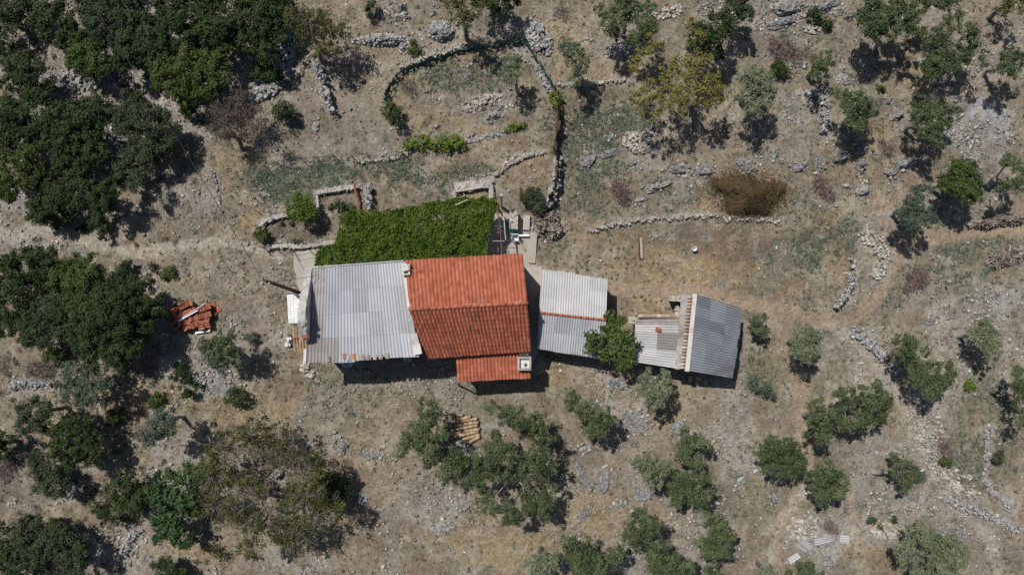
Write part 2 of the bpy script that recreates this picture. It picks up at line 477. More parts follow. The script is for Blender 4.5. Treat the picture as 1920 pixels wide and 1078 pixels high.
LINES = [  # points, half width px, key, strength
    ([(1010, 505), (1080, 525), (1180, 545), (1300, 543), (1400, 566), (1470, 585), (1560, 605), (1620, 590), (1660, 540), (1680, 480), (1720, 450), (1800, 436), (1920, 428)], 13, 'path', .95),
    ([(1560, 605), (1620, 655), (1668, 700), (1690, 760), (1725, 840), (1770, 920), (1810, 970), (1860, 1010), (1880, 1078)], 9, 'pale', .7),
    ([(1440, 580), (1480, 640), (1500, 720), (1505, 800), (1515, 880), (1500, 925), (1465, 980), (1445, 1078)], 12, 'path', .8),
    ([(1510, 918), (1497, 935), (1467, 972), (1450, 1015), (1440, 1078)], 6, 'pale', .95),
    ([(1590, 920), (1608, 980), (1618, 1078)], 6, 'path', .6),
    ([(-20, 440), (100, 435), (190, 460), (260, 475), (340, 462), (430, 452), (520, 480)], 11, 'pale', .9),
    ([(1920, 55), (1860, 95), (1800, 100)], 6, 'pale', .5),
    ([(1640, 360), (1680, 420), (1690, 460)], 22, 'path', .6),
    ([(700, 130), (760, 105), (850, 78), (940, 62), (990, 40)], 10, 'pale', .5),
    ([(560, 255), (610, 220), (700, 150)], 6, 'rust', .4),
    ([(1570, 560), (1500, 555), (1400, 545)], 5, 'dark', .35),
    ([(1600, 395), (1625, 420), (1630, 470)], 12, 'pale', .6),
    # stony ground along the walls
    ([(487, 436), (488, 420), (496, 412), (510, 407), (534, 403)], 10, 'gravel', .55),
    ([(500, 463), (529, 460), (562, 463), (596, 458), (628, 455)], 9, 'gravel', .55),
    ([(593, 361), (620, 357), (645, 352), (668, 349)], 9, 'gravel', .55),
    ([(593, 361), (595, 380), (597, 398)], 7, 'gravel', .55),
    ([(686, 350), (688, 370), (690, 390)], 11, 'gravel', .55),
    ([(852, 352), (880, 348), (905, 343), (922, 344)], 18, 'gravel', .55),
    ([(921, 352), (921, 372)], 10, 'gravel', .55),
    ([(851, 358), (852, 376)], 8, 'gravel', .55),
    ([(932, 326), (945, 311), (970, 297), (1000, 288), (1022, 284)], 9, 'gravel', .55),
    ([(1048, 295), (1046, 320), (1043, 345), (1036, 368), (1028, 385)], 14, 'gravel', .55),
    ([(1100, 433), (1125, 425), (1160, 419), (1190, 414), (1230, 408), (1260, 409), (1300, 405), (1340, 403), (1370, 409), (1400, 412), (1430, 410), (1466, 415)], 8, 'gravel', .55),
    ([(1606, 488), (1606, 522), (1596, 548), (1582, 568), (1574, 578)], 10, 'gravel', .55),
    ([(1620, 436), (1640, 448), (1655, 462), (1662, 482), (1655, 505), (1645, 520)], 20, 'gravel', .55),
    ([(1607, 622), (1628, 634), (1650, 655), (1668, 678), (1690, 696)], 15, 'gravel', .55),
    ([(1712, 735), (1722, 775), (1735, 825), (1745, 858), (1762, 886), (1786, 912)], 14, 'gravel', .55),
    ([(1785, 938), (1812, 956), (1850, 963), (1880, 978), (1916, 998)], 14, 'gravel', .55),
    ([(1853, 905), (1868, 925), (1890, 942), (1905, 958)], 10, 'gravel', .55),
    ([(588, 112), (597, 135), (608, 162), (614, 185), (617, 203)], 11, 'gravel', .55),
    ([(752, 128), (790, 112), (830, 100), (858, 91)], 8, 'gravel', .55),
    ([(660, 303), (690, 300), (715, 298), (745, 292), (765, 288)], 8, 'gravel', .55),
    ([(1512, 178), (1528, 174), (1544, 184), (1549, 205), (1548, 228), (1546, 246)], 11, 'gravel', .55),
    ([(18, 726), (40, 720), (70, 719), (104, 718)], 11, 'gravel', .55),
    ([(868, 264), (885, 262), (905, 257), (930, 251), (955, 243)], 8, 'gravel', .55),
    ([(1008, 122), (1018, 140), (1028, 160), (1033, 172)], 10, 'gravel', .55),
    ([(1050, 158), (1080, 160), (1112, 158), (1140, 152), (1172, 148)], 8, 'gravel', .55),
    ([(124, 885), (130, 905), (140, 935)], 12, 'gravel', .55),
    ([(252, 1000), (240, 1015), (228, 1040)], 12, 'gravel', .55),
    ([(396, 320), (403, 345), (410, 370), (414, 395)], 7, 'gravel', .55),
    ([(1858, 800), (1850, 830), (1856, 870), (1850, 900)], 8, 'gravel', .55),
]


def soil(x, y):
    """Colour and cover of the ground at (x, y)."""
    x = np.asarray(x, float); y = np.asarray(y, float)
    px = x * PPM + 960; py = 539 - y * PPM
    wx = px + (fbm(x * .9, y * .9, 4, 3) - .5) * 70 + (fbm(x * 4, y * 4, 3, 13) - .5) * 22
    wy = py + (fbm(x * .9, y * .9, 4, 9) - .5) * 70 + (fbm(x * 4, y * 4, 3, 19) - .5) * 22
    a = sstep(.40, .60, fbm(x / 3.6, y / 3.6, 5, 21))[:, None]
    gq = sstep(.46, .64, fbm(x / 5.5, y / 5.5, 5, 24))[:, None]
    b = sstep(.5, .68, fbm(x / 1.7, y / 1.7, 5, 27))[:, None]
    c = sstep(.52, .7, fbm(x / 2.3, y / 2.3, 5, 33))[:, None]
    col = (1 - a) * np.array([.226, .195, .150]) + a * np.array([.285, .243, .185])
    col = col * (1 - .5 * b) + .5 * b * np.array([.200, .155, .115])
    col = col * (1 - .55 * c) + .55 * c * np.array([.315, .305, .285])
    right = sstep(1250, 1650, px)[:, None]
    col = col * (1 - .55 * gq * (.5 + .5 * right)) + .55 * gq * (.5 + .5 * right) * np.array([.195, .192, .150])
    gr = .14 + 1.8 * c[:, 0]; we = .10 + .35 * gq[:, 0] * right[:, 0]; st = .55 + .75 * a[:, 0]

    def put(m, key):
        nonlocal col, gr, we, st
        k, g, q, s = KEY[key]
        col = col * (1 - m[:, None]) + m[:, None] * np.array(k)
        gr = gr * (1 - m) + m * g; we = we * (1 - m) + m * q; st = st * (1 - m) + m * s
    for (ex, ey, rx, ry, key, s) in ELL:
        d = np.hypot((wx - ex) / rx, (wy - ey) / ry)
        put(s * sstep(1.25, .65, d), key)
    sx = px + (fbm(x * 2, y * 2, 3, 5) - .5) * 16; sy = py + (fbm(x * 2, y * 2, 3, 6) - .5) * 16
    pth = np.zeros_like(x)
    for (pts, hw, key, s) in LINES:
        d = np.full_like(x, 1e9)
        for (ax, ay), (bx, by) in zip(pts[:-1], pts[1:]):
            ux, uy = bx - ax, by - ay
            t = np.clip(((sx - ax) * ux + (sy - ay) * uy) / (ux * ux + uy * uy), 0, 1)
            d = np.minimum(d, np.hypot(sx - ax - t * ux, sy - ay - t * uy))
        mm_ = s * sstep(1.4, .6, d / hw)
        put(mm_, key)
        if key in ('path', 'pale'): pth = np.maximum(pth, mm_)
    e1 = sstep(.52, .70, fbm(x / .9, y / .9, 4, 141))[:, None]          # reddish bare spots
    e2 = sstep(.52, .70, fbm(x / .8, y / .8, 4, 147))[:, None]          # greenish stubble
    e3 = sstep(.54, .72, fbm(x / .7, y / .7, 4, 153))[:, None]          # bleached spots
    e4 = sstep(.50, .68, fbm(x / 1.1, y / 1.1, 4, 159))[:, None]        # dark humus
    pk = 1 - .8 * pth[:, None]
    e1, e2, e3, e4 = e1 * pk * .65, e2 * pk, e3 * pk, e4 * pk
    col = col * (1 - .40 * e1) + .40 * e1 * np.array([.27, .165, .10])
    col = col * (1 - .38 * e2) + .38 * e2 * np.array([.16, .155, .10])
    col = col * (1 - .40 * e3) + .40 * e3 * np.array([.40, .36, .30])
    col = col * (1 - .35 * e4) + .35 * e4 * np.array([.13, .105, .085])
    we = we + .5 * e2[:, 0] * (we > .05); gr = gr + .6 * e3[:, 0]
    far = sstep(36, 48, np.maximum(np.abs(x), np.abs(y) * 1.55))
    j = fbm(x * 5, y * 5, 3, 61) * (1 - far) + .5 * far
    col = col * (1 - far[:, None]) + far[:, None] * np.array([.235, .205, .16])
    col = col * (.74 + .52 * j)[:, None]
    return col, gr, we, st


def axis(half, step, far):
    a = list(np.arange(0, half, step)); s = step
    while a[-1] < far:
        s *= 1.32; a.append(a[-1] + s)
    a = np.array(a)
    return np.concatenate([-a[:0:-1], a])


gx = axis(35.5, .155, 700); gy = axis(21.5, .155, 700)
XX, YY = np.meshgrid(gx, gy)
fx_, fy_ = XX.ravel(), YY.ravel()
ZZ = gz(fx_, fy_) + .10 * (fbm(fx_ * 1.3, fy_ * 1.3, 3, 70) - .5) + .07 * (fbm(fx_ * 4.5, fy_ * 4.5, 2, 80) - .5) - .01
nx_, ny_ = len(gx), len(gy)
gm = bpy.data.meshes.new('ground')
idx = np.arange(nx_ * ny_).reshape(ny_, nx_)
quad = np.stack([idx[:-1, :-1], idx[:-1, 1:], idx[1:, 1:], idx[1:, :-1]], -1).reshape(-1, 4)
gm.vertices.add(nx_ * ny_); gm.loops.add(quad.size); gm.polygons.add(len(quad))
gm.vertices.foreach_set('co', np.column_stack([fx_, fy_, ZZ]).astype(np.float32).ravel())
gm.loops.foreach_set('vertex_index', quad.astype(np.int32).ravel())
gm.polygons.foreach_set('loop_start', np.arange(0, quad.size, 4, dtype=np.int32))
gm.polygons.foreach_set('loop_total', np.full(len(quad), 4, np.int32))
gm.polygons.foreach_set('use_smooth', np.ones(len(quad), bool))
gc, gg, gw, gs = soil(fx_, fy_)
ca = gm.attributes.new('soil', 'FLOAT_COLOR', 'POINT')
ca.data.foreach_set('color', np.column_stack([gc, np.clip(gg / 2.5, 0, 1)]).astype(np.float32).ravel())
gm.update(calc_edges=True)

gmat = bpy.data.materials.new('dry_earth')
t, out = nodes_of(gmat)
at = _n(t, 'ShaderNodeAttribute', attribute_name='soil')
geo = _n(t, 'ShaderNodeNewGeometry')
pos = geo.outputs['Position']
n1 = noisen(t, pos, 4.5, 9, .78)
n2 = noisen(t, pos, 17, 6, .75)
n3 = noisen(t, pos, 1.3, 4, .6)
v1 = maprange(t, n1, .30, .70, .48, 1.50)
v2 = maprange(t, n2, .30, .70, .56, 1.44)
v = mathn(t, 'MULTIPLY', v1, v2)
hv = _n(t, 'ShaderNodeVectorMath', operation='SCALE')
t.links.new(at.outputs['Color'], hv.inputs[0]); t.links.new(v, hv.inputs['Scale'])
vo = _n(t, 'ShaderNodeTexVoronoi'); vo.inputs['Scale'].default_value = 11; t.links.new(pos, vo.inputs['Vector'])
sep = _n(t, 'ShaderNodeSeparateColor'); t.links.new(vo.outputs['Color'], sep.inputs[0])
thr = mathn(t, 'SUBTRACT', .93, mathn(t, 'MULTIPLY', at.outputs['Alpha'], .55))
on = mathn(t, 'GREATER_THAN', sep.outputs[0], thr)
near = maprange(t, vo.outputs['Distance'], .22, .36, 1, 0)
fac = mathn(t, 'MULTIPLY', on, near, True)
pc = mixc(t, sep.outputs[1], (.30, .27, .22), (.50, .47, .42))
c2 = mixc(t, mathn(t, 'MULTIPLY', fac, .85), hv.outputs[0], pc)
bs = _n(t, 'ShaderNodeBsdfPrincipled'); bs.inputs['Roughness'].default_value = .95
bs.inputs['Specular IOR Level'].default_value = .1
t.links.new(c2, bs.inputs['Base Color'])
bp = _n(t, 'ShaderNodeBump'); bp.inputs['Strength'].default_value = .9; bp.inputs['Distance'].default_value = .07
hh = mathn(t, 'ADD', mathn(t, 'ADD', n1, mathn(t, 'MULTIPLY', n2, .6)), mathn(t, 'MULTIPLY', fac, .5))
t.links.new(hh, bp.inputs['Height']); t.links.new(bp.outputs[0], bs.inputs['Normal'])
t.links.new(bs.outputs[0], out.inputs[0])
gm.materials.append(gmat)
ground = link('ground', gm)
tag(ground, 'dry stony hillside ground with worn dirt paths and bleached grass', 'ground', kind='structure')

# ------------------------------------------------------------------ stones
def hull_stone(seed, flat=.75):
    rs = np.random.RandomState(seed)
    bm = bmesh.new()
    for i in range(13):
        d = rs.normal(size=3); d /= np.linalg.norm(d)
        d = d * rs.uniform(.82, 1.0) * np.array([1, rs.uniform(.8, 1), flat])
        bm.verts.new(d * .5)
    bmesh.ops.convex_hull(bm, input=bm.verts)
    for v_ in [v_ for v_ in bm.verts if not v_.link_faces]: bm.verts.remove(v_)
    bmesh.ops.recalc_face_normals(bm, faces=bm.faces)
    bm.verts.index_update()
    V = np.array([v_.co[:] for v_ in bm.verts]); F = [tuple(x.index for x in f.verts) for f in bm.faces]
    bm.free()
    return V, F


STONE = [hull_stone(100 + i, .62 + .25 * (i % 3) / 2) for i in range(12)]
STONE_MESH = {k: [new_mesh('stone', V, F, M[k]) for V, F in STONE] for k in ('limestone', 'pale_stone')}


def rotz(a):
    c, s = math.cos(a), math.sin(a)
    return np.array([[c, -s, 0], [s, c, 0], [0, 0, 1]])


def rot_rand(rs, tilt=.35):
    a = rs.uniform(0, 6.28); b = rs.uniform(-tilt, tilt); c = rs.uniform(-tilt, tilt)
    rx = np.array([[1, 0, 0], [0, math.cos(b), -math.sin(b)], [0, math.sin(b), math.cos(b)]])
    ry = np.array([[math.cos(c), 0, math.sin(c)], [0, 1, 0], [-math.sin(c), 0, math.cos(c)]])
    return rotz(a) @ rx @ ry


def stones_joined(name, items, mat, parent=None):
    """items: (centre, size) many stones in one mesh."""
    rs = np.random.RandomState(len(items) + 5)
    mb = MB()
    for c, s in items:
        V, F = STONE[rs.randint(12)]
        sc = np.array([s * rs.uniform(.8, 1.3), s * rs.uniform(.7, 1.1), s * rs.uniform(.6, 1.)])
        mb.add((V * sc) @ rot_rand(rs).T + np.asarray(c), F)
    o = mb.build(name, mat, parent)
    o['kind'] = 'stuff'
    return o


def stone_parts(items, matkey, parent, name='stone'):
    rs = np.random.RandomState(len(items) + 9)
    base = root_loc(parent)
    for c, s in items:
        o = link(name, STONE_MESH[matkey][rs.randint(12)], parent)
        o.location = tuple(np.asarray(c) - base)
        o.rotation_euler = (rs.uniform(-.3, .3), rs.uniform(-.3, .3), rs.uniform(0, 6.28))
        o.scale = (s * rs.uniform(.85, 1.35), s * rs.uniform(.75, 1.1), s * rs.uniform(.65, 1.))


def resample(pts, step):
    pts = np.asarray(pts, float)
    d = np.hypot(*np.diff(pts, axis=0).T)
    L = np.concatenate([[0], np.cumsum(d)])
    n = max(2, int(L[-1] / step) + 1)
    s = np.linspace(0, L[-1], n)
    q = np.column_stack([np.interp(s, L, pts[:, 0]), np.interp(s, L, pts[:, 1])])
    tg = np.gradient(q, axis=0); tg /= (np.linalg.norm(tg, axis=1)[:, None] + 1e-9)
    return q, tg


def dry_wall(label, pts, wpx, h, size=.30, mat='pale_stone', maxparts=70, seed=1, loose=.5, group='dry stone walls on the hillside', core=False):
    rs = np.random.RandomState(seed)
    size *= .72; h *= .8
    pw = [P(*p, h)[:2] for p in pts]
    q, tg = resample(pw, size * .66)
    W = wpx / PPM
    o0 = q[len(q) // 2]
    rt = thing('dry_stone_wall', label, 'wall', (o0[0], o0[1], float(gz(*o0))), group)
    if core:
        cb = MB()
        pg = [np.append(a, float(gz(*a))) for a in pw]
        for a, b in zip(pg[:-1], pg[1:]): cb.add(*beam(a + [0, 0, h * .38], b + [0, 0, h * .39], W * .92, h * .85))
        part('core', cb.verts(), cb.F, M['core_stone'], rt)
    tops = []; low = []
    rows = max(1, int(round(W / (size * .8))))
    for (x, y), (tx, ty) in zip(q, tg):
        for k_ in range(3):
            off = rs.uniform(-.62, .62) * W; xx, yy = x - ty * off + rs.normal() * .05, y + tx * off + rs.normal() * .05
            low.append(((xx, yy, float(gz(xx, yy)) + h * rs.uniform(.35, .85)), size * rs.uniform(.3, .6)))
        for r in range(rows):
            off = ((r + .5) / rows - .5) * W + rs.uniform(-.06, .06)
            s = size * np.exp(rs.normal() * .32)
            xx, yy = x - ty * off + rs.normal() * .055, y + tx * off + rs.normal() * .055
            z = float(gz(xx, yy))
            tops.append(((xx, yy, z + h * rs.uniform(.65, 1.0) - s * .35), s))
            zz = z
            while zz < z + h - size * .5:
                low.append(((xx + rs.uniform(-.06, .06), yy + rs.uniform(-.06, .06), zz), size * rs.uniform(.8, 1.2)))
                zz += size * .6
    for i in range(int(len(q) * loose * 1.6)):
        k = rs.randint(len(q)); off = rs.normal() * (W * .5 + .25)
        xx, yy = q[k][0] - tg[k][1] * off, q[k][1] + tg[k][0] * off
        low.append(((xx, yy, float(gz(xx, yy)) + .02), size * rs.uniform(.25, .7)))
    tops.sort(key=lambda a: -a[1])
    stone_parts(tops[:maxparts], mat, rt)
    low += tops[maxparts:]
    if low:
        stones_joined('small_stones', low, M[mat], rt)
    return rt


def rubble(label, px, py, rx, ry, ang, h, size=.22, n=160, mat='limestone', parts=25, seed=1, cat='stone heap', hollow=0., name='stone_heap', group='heaps of cleared stones'):
    rs = np.random.RandomState(seed)
    c = G(px, py)
    rt = thing(name, label, cat, c, group)
    items = []
    a = R(-ang)
    for i in range(n):
        d = math.sqrt(rs.uniform(hollow, 1)) ; th = rs.uniform(0, 6.283)
        u, v_ = d * math.cos(th) * rx / PPM, d * math.sin(th) * ry / PPM
        x, y = c[0] + u * math.cos(a) - v_ * math.sin(a), c[1] + u * math.sin(a) + v_ * math.cos(a)
        s = size * rs.uniform(.5, 1.5)
        items.append(((x, y, float(gz(x, y)) + h * max(0, 1 - d * d) + s * .15), s))
    items.sort(key=lambda k: -k[1])
    stone_parts(items[:parts], mat, rt)
    stones_joined('small_stones', items[parts:], M[mat], rt)
    return rt


# boulder: one mesh each, icosphere with ridged noise
_bm = bmesh.new(); bmesh.ops.create_icosphere(_bm, subdivisions=3, radius=1.0)
ICO_V = np.array([v_.co[:] for v_ in _bm.verts]); ICO_F = [tuple(x.index for x in f.verts) for f in _bm.faces]; _bm.free()
_bm = bmesh.new(); bmesh.ops.create_icosphere(_bm, subdivisions=4, radius=1.0)
ICO4_V = np.array([v_.co[:] for v_ in _bm.verts]); ICO4_F = [tuple(x.index for x in f.verts) for f in _bm.faces]; _bm.free()
ROCKS = []


def boulder_shape(px, py, rx, ry, ang, h, seed, ico=None):
    ico = ICO_V if ico is None else ico
    c = G(px, py)
    out_ = []
    rs = np.random.RandomState(seed * 13 + 1)
    pn = rs.normal(size=(11, 3)) * [1, 1, .8]; pn /= np.linalg.norm(pn, axis=1)[:, None]
    pd = rs.uniform(.62, .95, 11)
    for v_ in ico:
        p = Vector(v_) * 1.1 + Vector((seed * 7.1, seed * 3.3, seed * 1.7))
        n_ = mnoise.noise(p * 1.2) * .42 - (1 - min(1, abs(mnoise.noise(p * 2.2)) * 6)) * .10 - (1 - min(1, abs(mnoise.noise(p * 4.5)) * 6)) * .045 + mnoise.noise(p * 7) * .05
        q_ = np.array(v_) * (1.16 + n_ * .8)
        for k in range(11):
            e_ = q_ @ pn[k] - pd[k]
            if e_ > 0: q_ = q_ - pn[k] * e_ * .88
        sx_ = max(rx, 6) / 6.0
        f1 = Vector((q_[0] * sx_ * .55, q_[1] * sx_ * .55 * ry / rx, q_[2])) + p * .001 + Vector((seed, 0, 0))
        rg = (1 - min(1, abs(mnoise.noise(f1 * 1.3)) * 5.5)) * .16 + (1 - min(1, abs(mnoise.noise(f1 * 3.1)) * 4)) * .07
        ou_ = 1.14 - rg + .16 * mnoise.noise(f1 * 1.9) + .09 * mnoise.noise(f1 * 5.0)
        out_.append(q_ * [ou_, ou_, ou_ - rg * 1.2])
    V = np.array(out_)
    V[:, 2] = np.round(V[:, 2] * 3.2 + .25 * V[:, 0]) / 3.2 * .5 + V[:, 2] * .5      # layered ledges
    V = V * [rx / PPM, ry / PPM, h]
    V = V @ rotz(R(-ang)).T
    V = V[:, :] - [0, 0, h * .28]
    return V, c


def boulder(label, px, py, rx, ry, ang=0, h=.4, seed=1, mat='bedrock', name='boulder', cat='rock', group='boulders on the slope'):
    big = rx > 13
    V, c = boulder_shape(px, py, rx, ry, ang, h * .8, seed, ICO4_V if big else ICO_V)
    ROCKS.append((c[0], c[1], rx / PPM, ry / PPM, R(-ang)))
    o = link(name, new_mesh(name, V, ICO4_F if big else ICO_F, M[mat]), loc=tuple(c))
    return tag(o, label, cat, group)


# ------------------------------------------------------------------ roofs
def bil(q, u, v_):
    A, B, C_, D = [np.asarray(k, float) for k in q]
    u = np.asarray(u)[..., None]; v_ = np.asarray(v_)[..., None]
    return A * (1 - u) * (1 - v_) + B * u * (1 - v_) + C_ * u * v_ + D * (1 - u) * v_


def qnormal(q):
    n_ = np.cross(q[1] - q[0], q[3] - q[0]); n_ /= np.linalg.norm(n_)
    return n_ if n_[2] > 0 else -n_


def sheets(q, ncol, nrow, parent, pick, pitch=.177, amp=.034, name='roof_sheet', seed=1, ragged=0.0):
    """Corrugated sheets laid on the quad q = (A,B,C,D): A-B is the upper edge, corrugations run from A to D."""
    rs = np.random.RandomState(seed)
    n_ = qnormal(q)
    W = (np.linalg.norm(q[1] - q[0]) + np.linalg.norm(q[2] - q[3])) / 2
    L = (np.linalg.norm(q[3] - q[0]) + np.linalg.norm(q[2] - q[1])) / 2
    nc = max(4, int(round(W / pitch)))
    for r in range(nrow):
        for c in range(ncol):
            u0, u1 = c / ncol, (c + 1) / ncol + .03 / W
            v0 = r / nrow - (.10 / L if r else 0); v1 = (r + 1) / nrow
            if r == nrow - 1: v1 += rs.uniform(-.02, .03) + (rs.uniform(-1, 1) * ragged)
            k = max(8, int((u1 - u0) * nc * 7))
            us = np.linspace(u0, min(u1, 1.004), k)
            lift0 = .004 + .003 * (c % 2); lift1 = lift0 + .011
            jx = rs.uniform(-.004, .004)
            wv = amp * np.cos(2 * math.pi * us * nc)
            V = []
            for vv, lf in ((v0, lift0), ((v0 + v1) / 2, (lift0 + lift1) / 2), (v1, lift1)):
                p = bil(q, us + jx * (vv - v0), np.full(k, vv)) + n_[None, :] * (wv + lf + rs.uniform(-.003, .006))[:, None]
                V.append(p)
            top = V[-1].copy(); low = V[-1] - n_ * .012
            V = np.concatenate(V + [top, low])
            F = []
            for a in (0, 1, 3):
                for b in range(k - 1):
                    F.append((a * k + b, a * k + b + 1, (a + 1) * k + b + 1, (a + 1) * k + b))
            part(name, V, F, M[pick(c, r, rs)], parent, True)


def tile_shape(wd, ln, ht, flat=False):
    """A curved roof tile, centre at origin, lower end at -y."""
    k = 9
    xs = np.linspace(-.5, .5, k)
    prof = ht * np.clip(np.cos(xs * 2 * math.pi) * .5 + .5, 0, 1) ** .6
    V = []
    for y, tp, dz in ((ln / 2, .95, 0.0), (-ln / 2, 1.0, .020)):
        for x, z in zip(xs, prof): V.append((x * wd * tp * 1.04, y, z + dz))
    for x, z in zip(xs, prof): V.append((x * wd * 1.04, -ln / 2, z + .020))
    for x, z in zip(xs, prof): V.append((x * wd * 1.04, -ln / 2 + .004, z + .020 - .022))
    F = []
    for a in (0, 2):
        for b in range(k - 1): F.append((a * k + b, (a + 1) * k + b, (a + 1) * k + b + 1, a * k + b + 1))
    return np.array(V), F


def tiles_on(q, ncol, nrow, mat, parent, nparts, name='tile', seed=3, ht=.075):
    """Rows of curved tiles on quad q, A-B upper edge. The first nparts are objects, the rest one joined part."""
    rs = np.random.RandomState(seed)
    n_ = qnormal(q)
    W = (np.linalg.norm(q[1] - q[0]) + np.linalg.norm(q[2] - q[3])) / 2
    L = (np.linalg.norm(q[3] - q[0]) + np.linalg.norm(q[2] - q[1])) / 2
    TV, TF = tile_shape(W / ncol, L / nrow * 1.16, ht)
    me = new_mesh(name, TV, TF, mat, True)
    rest = MB(); base = root_loc(parent); k = 0
    for r in range(nrow):
        for c in range(ncol):
            u, v_ = (c + .5) / ncol, (r + .5) / nrow
            p = bil(q, np.array(u), np.array(v_)) + n_ * .02
            X = bil(q, np.array(1.), np.array(v_)) - bil(q, np.array(0.), np.array(v_)); X /= np.linalg.norm(X)
            Y = np.cross(n_, X)
            jt = rs.normal() * .02 + (rs.normal() * .12 if rs.rand() < .03 else 0)
            X2 = X * math.cos(jt) + Y * math.sin(jt); Y2 = np.cross(n_, X2)
            p = p + Y * (rs.normal() * .012 - (.05 if rs.rand() < .03 else 0)) + n_ * rs.uniform(0, .012)
            Mx = np.column_stack([X2, Y2, n_])
            if k < nparts:
                o = link(name, me, parent)
                m4 = Matrix([[*Mx[0], 0], [*Mx[1], 0], [*Mx[2], 0], [0, 0, 0, 1]])
                o.rotation_euler = m4.to_euler(); o.location = tuple(p - base)
            else:
                rest.add(TV @ Mx.T + p, TF)
            k += 1
    if rest.n:
        o = rest.build('tiles', mat, parent, True); o['kind'] = 'stuff'


def half_round(p, q_, rad, mat, parent, name, sides=7):
    """Ridge tile: half pipe from p to q_."""
    p = np.asarray(p, float); q_ = np.asarray(q_, float)
    d = q_ - p; d /= np.linalg.norm(d); s = np.cross(d, [0, 0, 1.]); s /= np.linalg.norm(s); u = np.cross(s, d)
    V = []
    for pt, rr in ((p, rad), (q_, rad * .9)):
        for k in range(sides):
            t_ = math.pi * k / (sides - 1)
            V.append(pt + rr * (s * math.cos(t_) + u * math.sin(t_)))
        for k in range(sides):
            t_ = math.pi * k / (sides - 1)
            V.append(pt + (rr - .02) * (s * math.cos(t_) + u * math.sin(t_)))
    F = []
    for k in range(sides - 1):
        F.append((k, k + 1, 2 * sides + k + 1, 2 * sides + k))
        F.append((k, sides + k, sides + k + 1, k + 1))
        F.append((2 * sides + k, 2 * sides + k + 1, 3 * sides + k + 1, 3 * sides + k))
    return part(name, V, F, mat, parent, True)


def walls_under(pts_top, parent, mat, name='wall', gbase=-.3, drop=.06):
    """Solid walls below a roof outline given as world points (counter-clockwise)."""
    top = [np.array([p[0], p[1], p[2] - drop]) for p in pts_top]
    bot = [np.array([p[0], p[1], gbase]) for p in pts_top]
    V, F = prism(bot, top)
    return part(name, V, F, mat, parent)


def inset(pts, d):
    c = np.mean(np.array(pts), axis=0)
    o_ = []
    for p in pts:
        v_ = np.array(p) - c; L = np.hypot(v_[0], v_[1])
        o_.append(np.array([p[0] - v_[0] / L * d, p[1] - v_[1] / L * d, p[2]]))
    return o_


# ---- house with the grey corrugated roof
hz = 3.7
gA, gB = P(586, 503, 3.72), P(759, 491, 3.78)
gC, gD = P(785, 668, 3.62), P(575, 680, 3.55)
house_g = thing('house', 'long low house under weathered grey corrugated sheets, raised stone parapet at one end', 'house', (P(680, 590)[0], P(680, 590)[1], 0), 'farmhouse buildings')
ins = inset([gD, gC, gB, gA], .22)
walls_under(ins, house_g, M['stone_wall'], drop=.10)


def pick_g(c, r, rs):
    if c == 0: return 'fibre_worn'
    if r == 3 and c in (1, 2, 3): return 'fibre_worn' if c == 1 else 'fibre'
    return 'fibre_worn' if rs.rand() < .04 else 'fibre'


sheets([gA, gB, gC, gD], 7, 4, house_g, pick_g, seed=4, ragged=.006)
# broken eave: bits of tile and pale render along the south edge
rs = np.random.RandomState(3)
for (px, py, k) in [(616, 671, 'ridge_old'), (646, 666, 'tile_loose'), (652, 669, 'fibre_worn'), (664, 666, 'tile_loose'), (671, 669, 'ridge_old'), (680, 668, 'fibre_worn'), (690, 668, 'ridge_old'), (703, 667, 'fibre_worn'), (714, 666, 'ridge_old'), (726, 665, 'fibre_worn')]:
    V, F = tile_shape(.2, .42, .06)
    part('eave_tile', V * [1, .75, .5] @ rotz(rs.uniform(-.15, .15)).T + P(px, py + 2, 3.655), F, M[k], house_g, True)
# gutter pipe along the north eave, turning down at the corner
V, F = tube([P(574, 535, 3.6), P(572, 505, 3.72), P(590, 501, 3.74), P(757, 489, 3.8)], [.035] * 4, 6)
part('gutter', V, F, M['steel'], house_g, True)
# gable parapet: profile along y with heights above the roof
prof = [(505, .05), (522, .12), (540, .42), (560, .72), (580, .95), (600, 1.05), (612, .95), (624, .72), (637, .50)]
V = []; F = []
for i, (py, ph) in enumerate(prof):
    zb = 3.5; zt = 3.68 + ph
    e = P(584 - (py - 522) * .03, py, 3.7)[0]; wst = e - .40
    yy = P(584, py, 3.7)[1]
    jit = rs.uniform(-.03, .03, 2)
    V += [(wst + jit[0] * 0, yy, 0.0), (e, yy, zb), (e + jit[1], yy, zt), (wst + jit[0], yy, zt + .02)]
for i in range(len(prof) - 1):
    a = i * 4; b = a + 4
    for k in range(4): F.append((a + k, b + k, b + (k + 1) % 4, a + (k + 1) % 4))
F += [(0, 1, 2, 3), tuple(reversed([(len(prof) - 1) * 4 + k for k in range(4)]))]
para = part('parapet', V, F, M['plaster'], house_g)
cap = [(P(571 + rs.uniform(-3, 3), py, 4.6) + [0, 0, -.35 + .0], rs.uniform(.14, .26)) for py in np.linspace(596, 618, 16)]
items = []
for c_, s_ in cap:
    items.append((c_ + np.array([rs.uniform(-.12, .12), rs.uniform(-.1, .1), .42]), s_))
stone_parts(items, 'limestone', para)
for k in range(3):
    half_round(P(567, 626 + k * 4, 4.25), P(579, 623 + k * 4, 4.3), .085, M['tile_loose'], para, 'coping_tile')
V, F = box(P(572, 632, 4.08), .5, .22, .12, .1)
part('mortar_bed', V, F, M['mortar'], para)
V, F = box(P(574, 668, 3.4), .16, .9, .25, -.05)
part('edge_strip', V, F, M['mortar'], house_g)

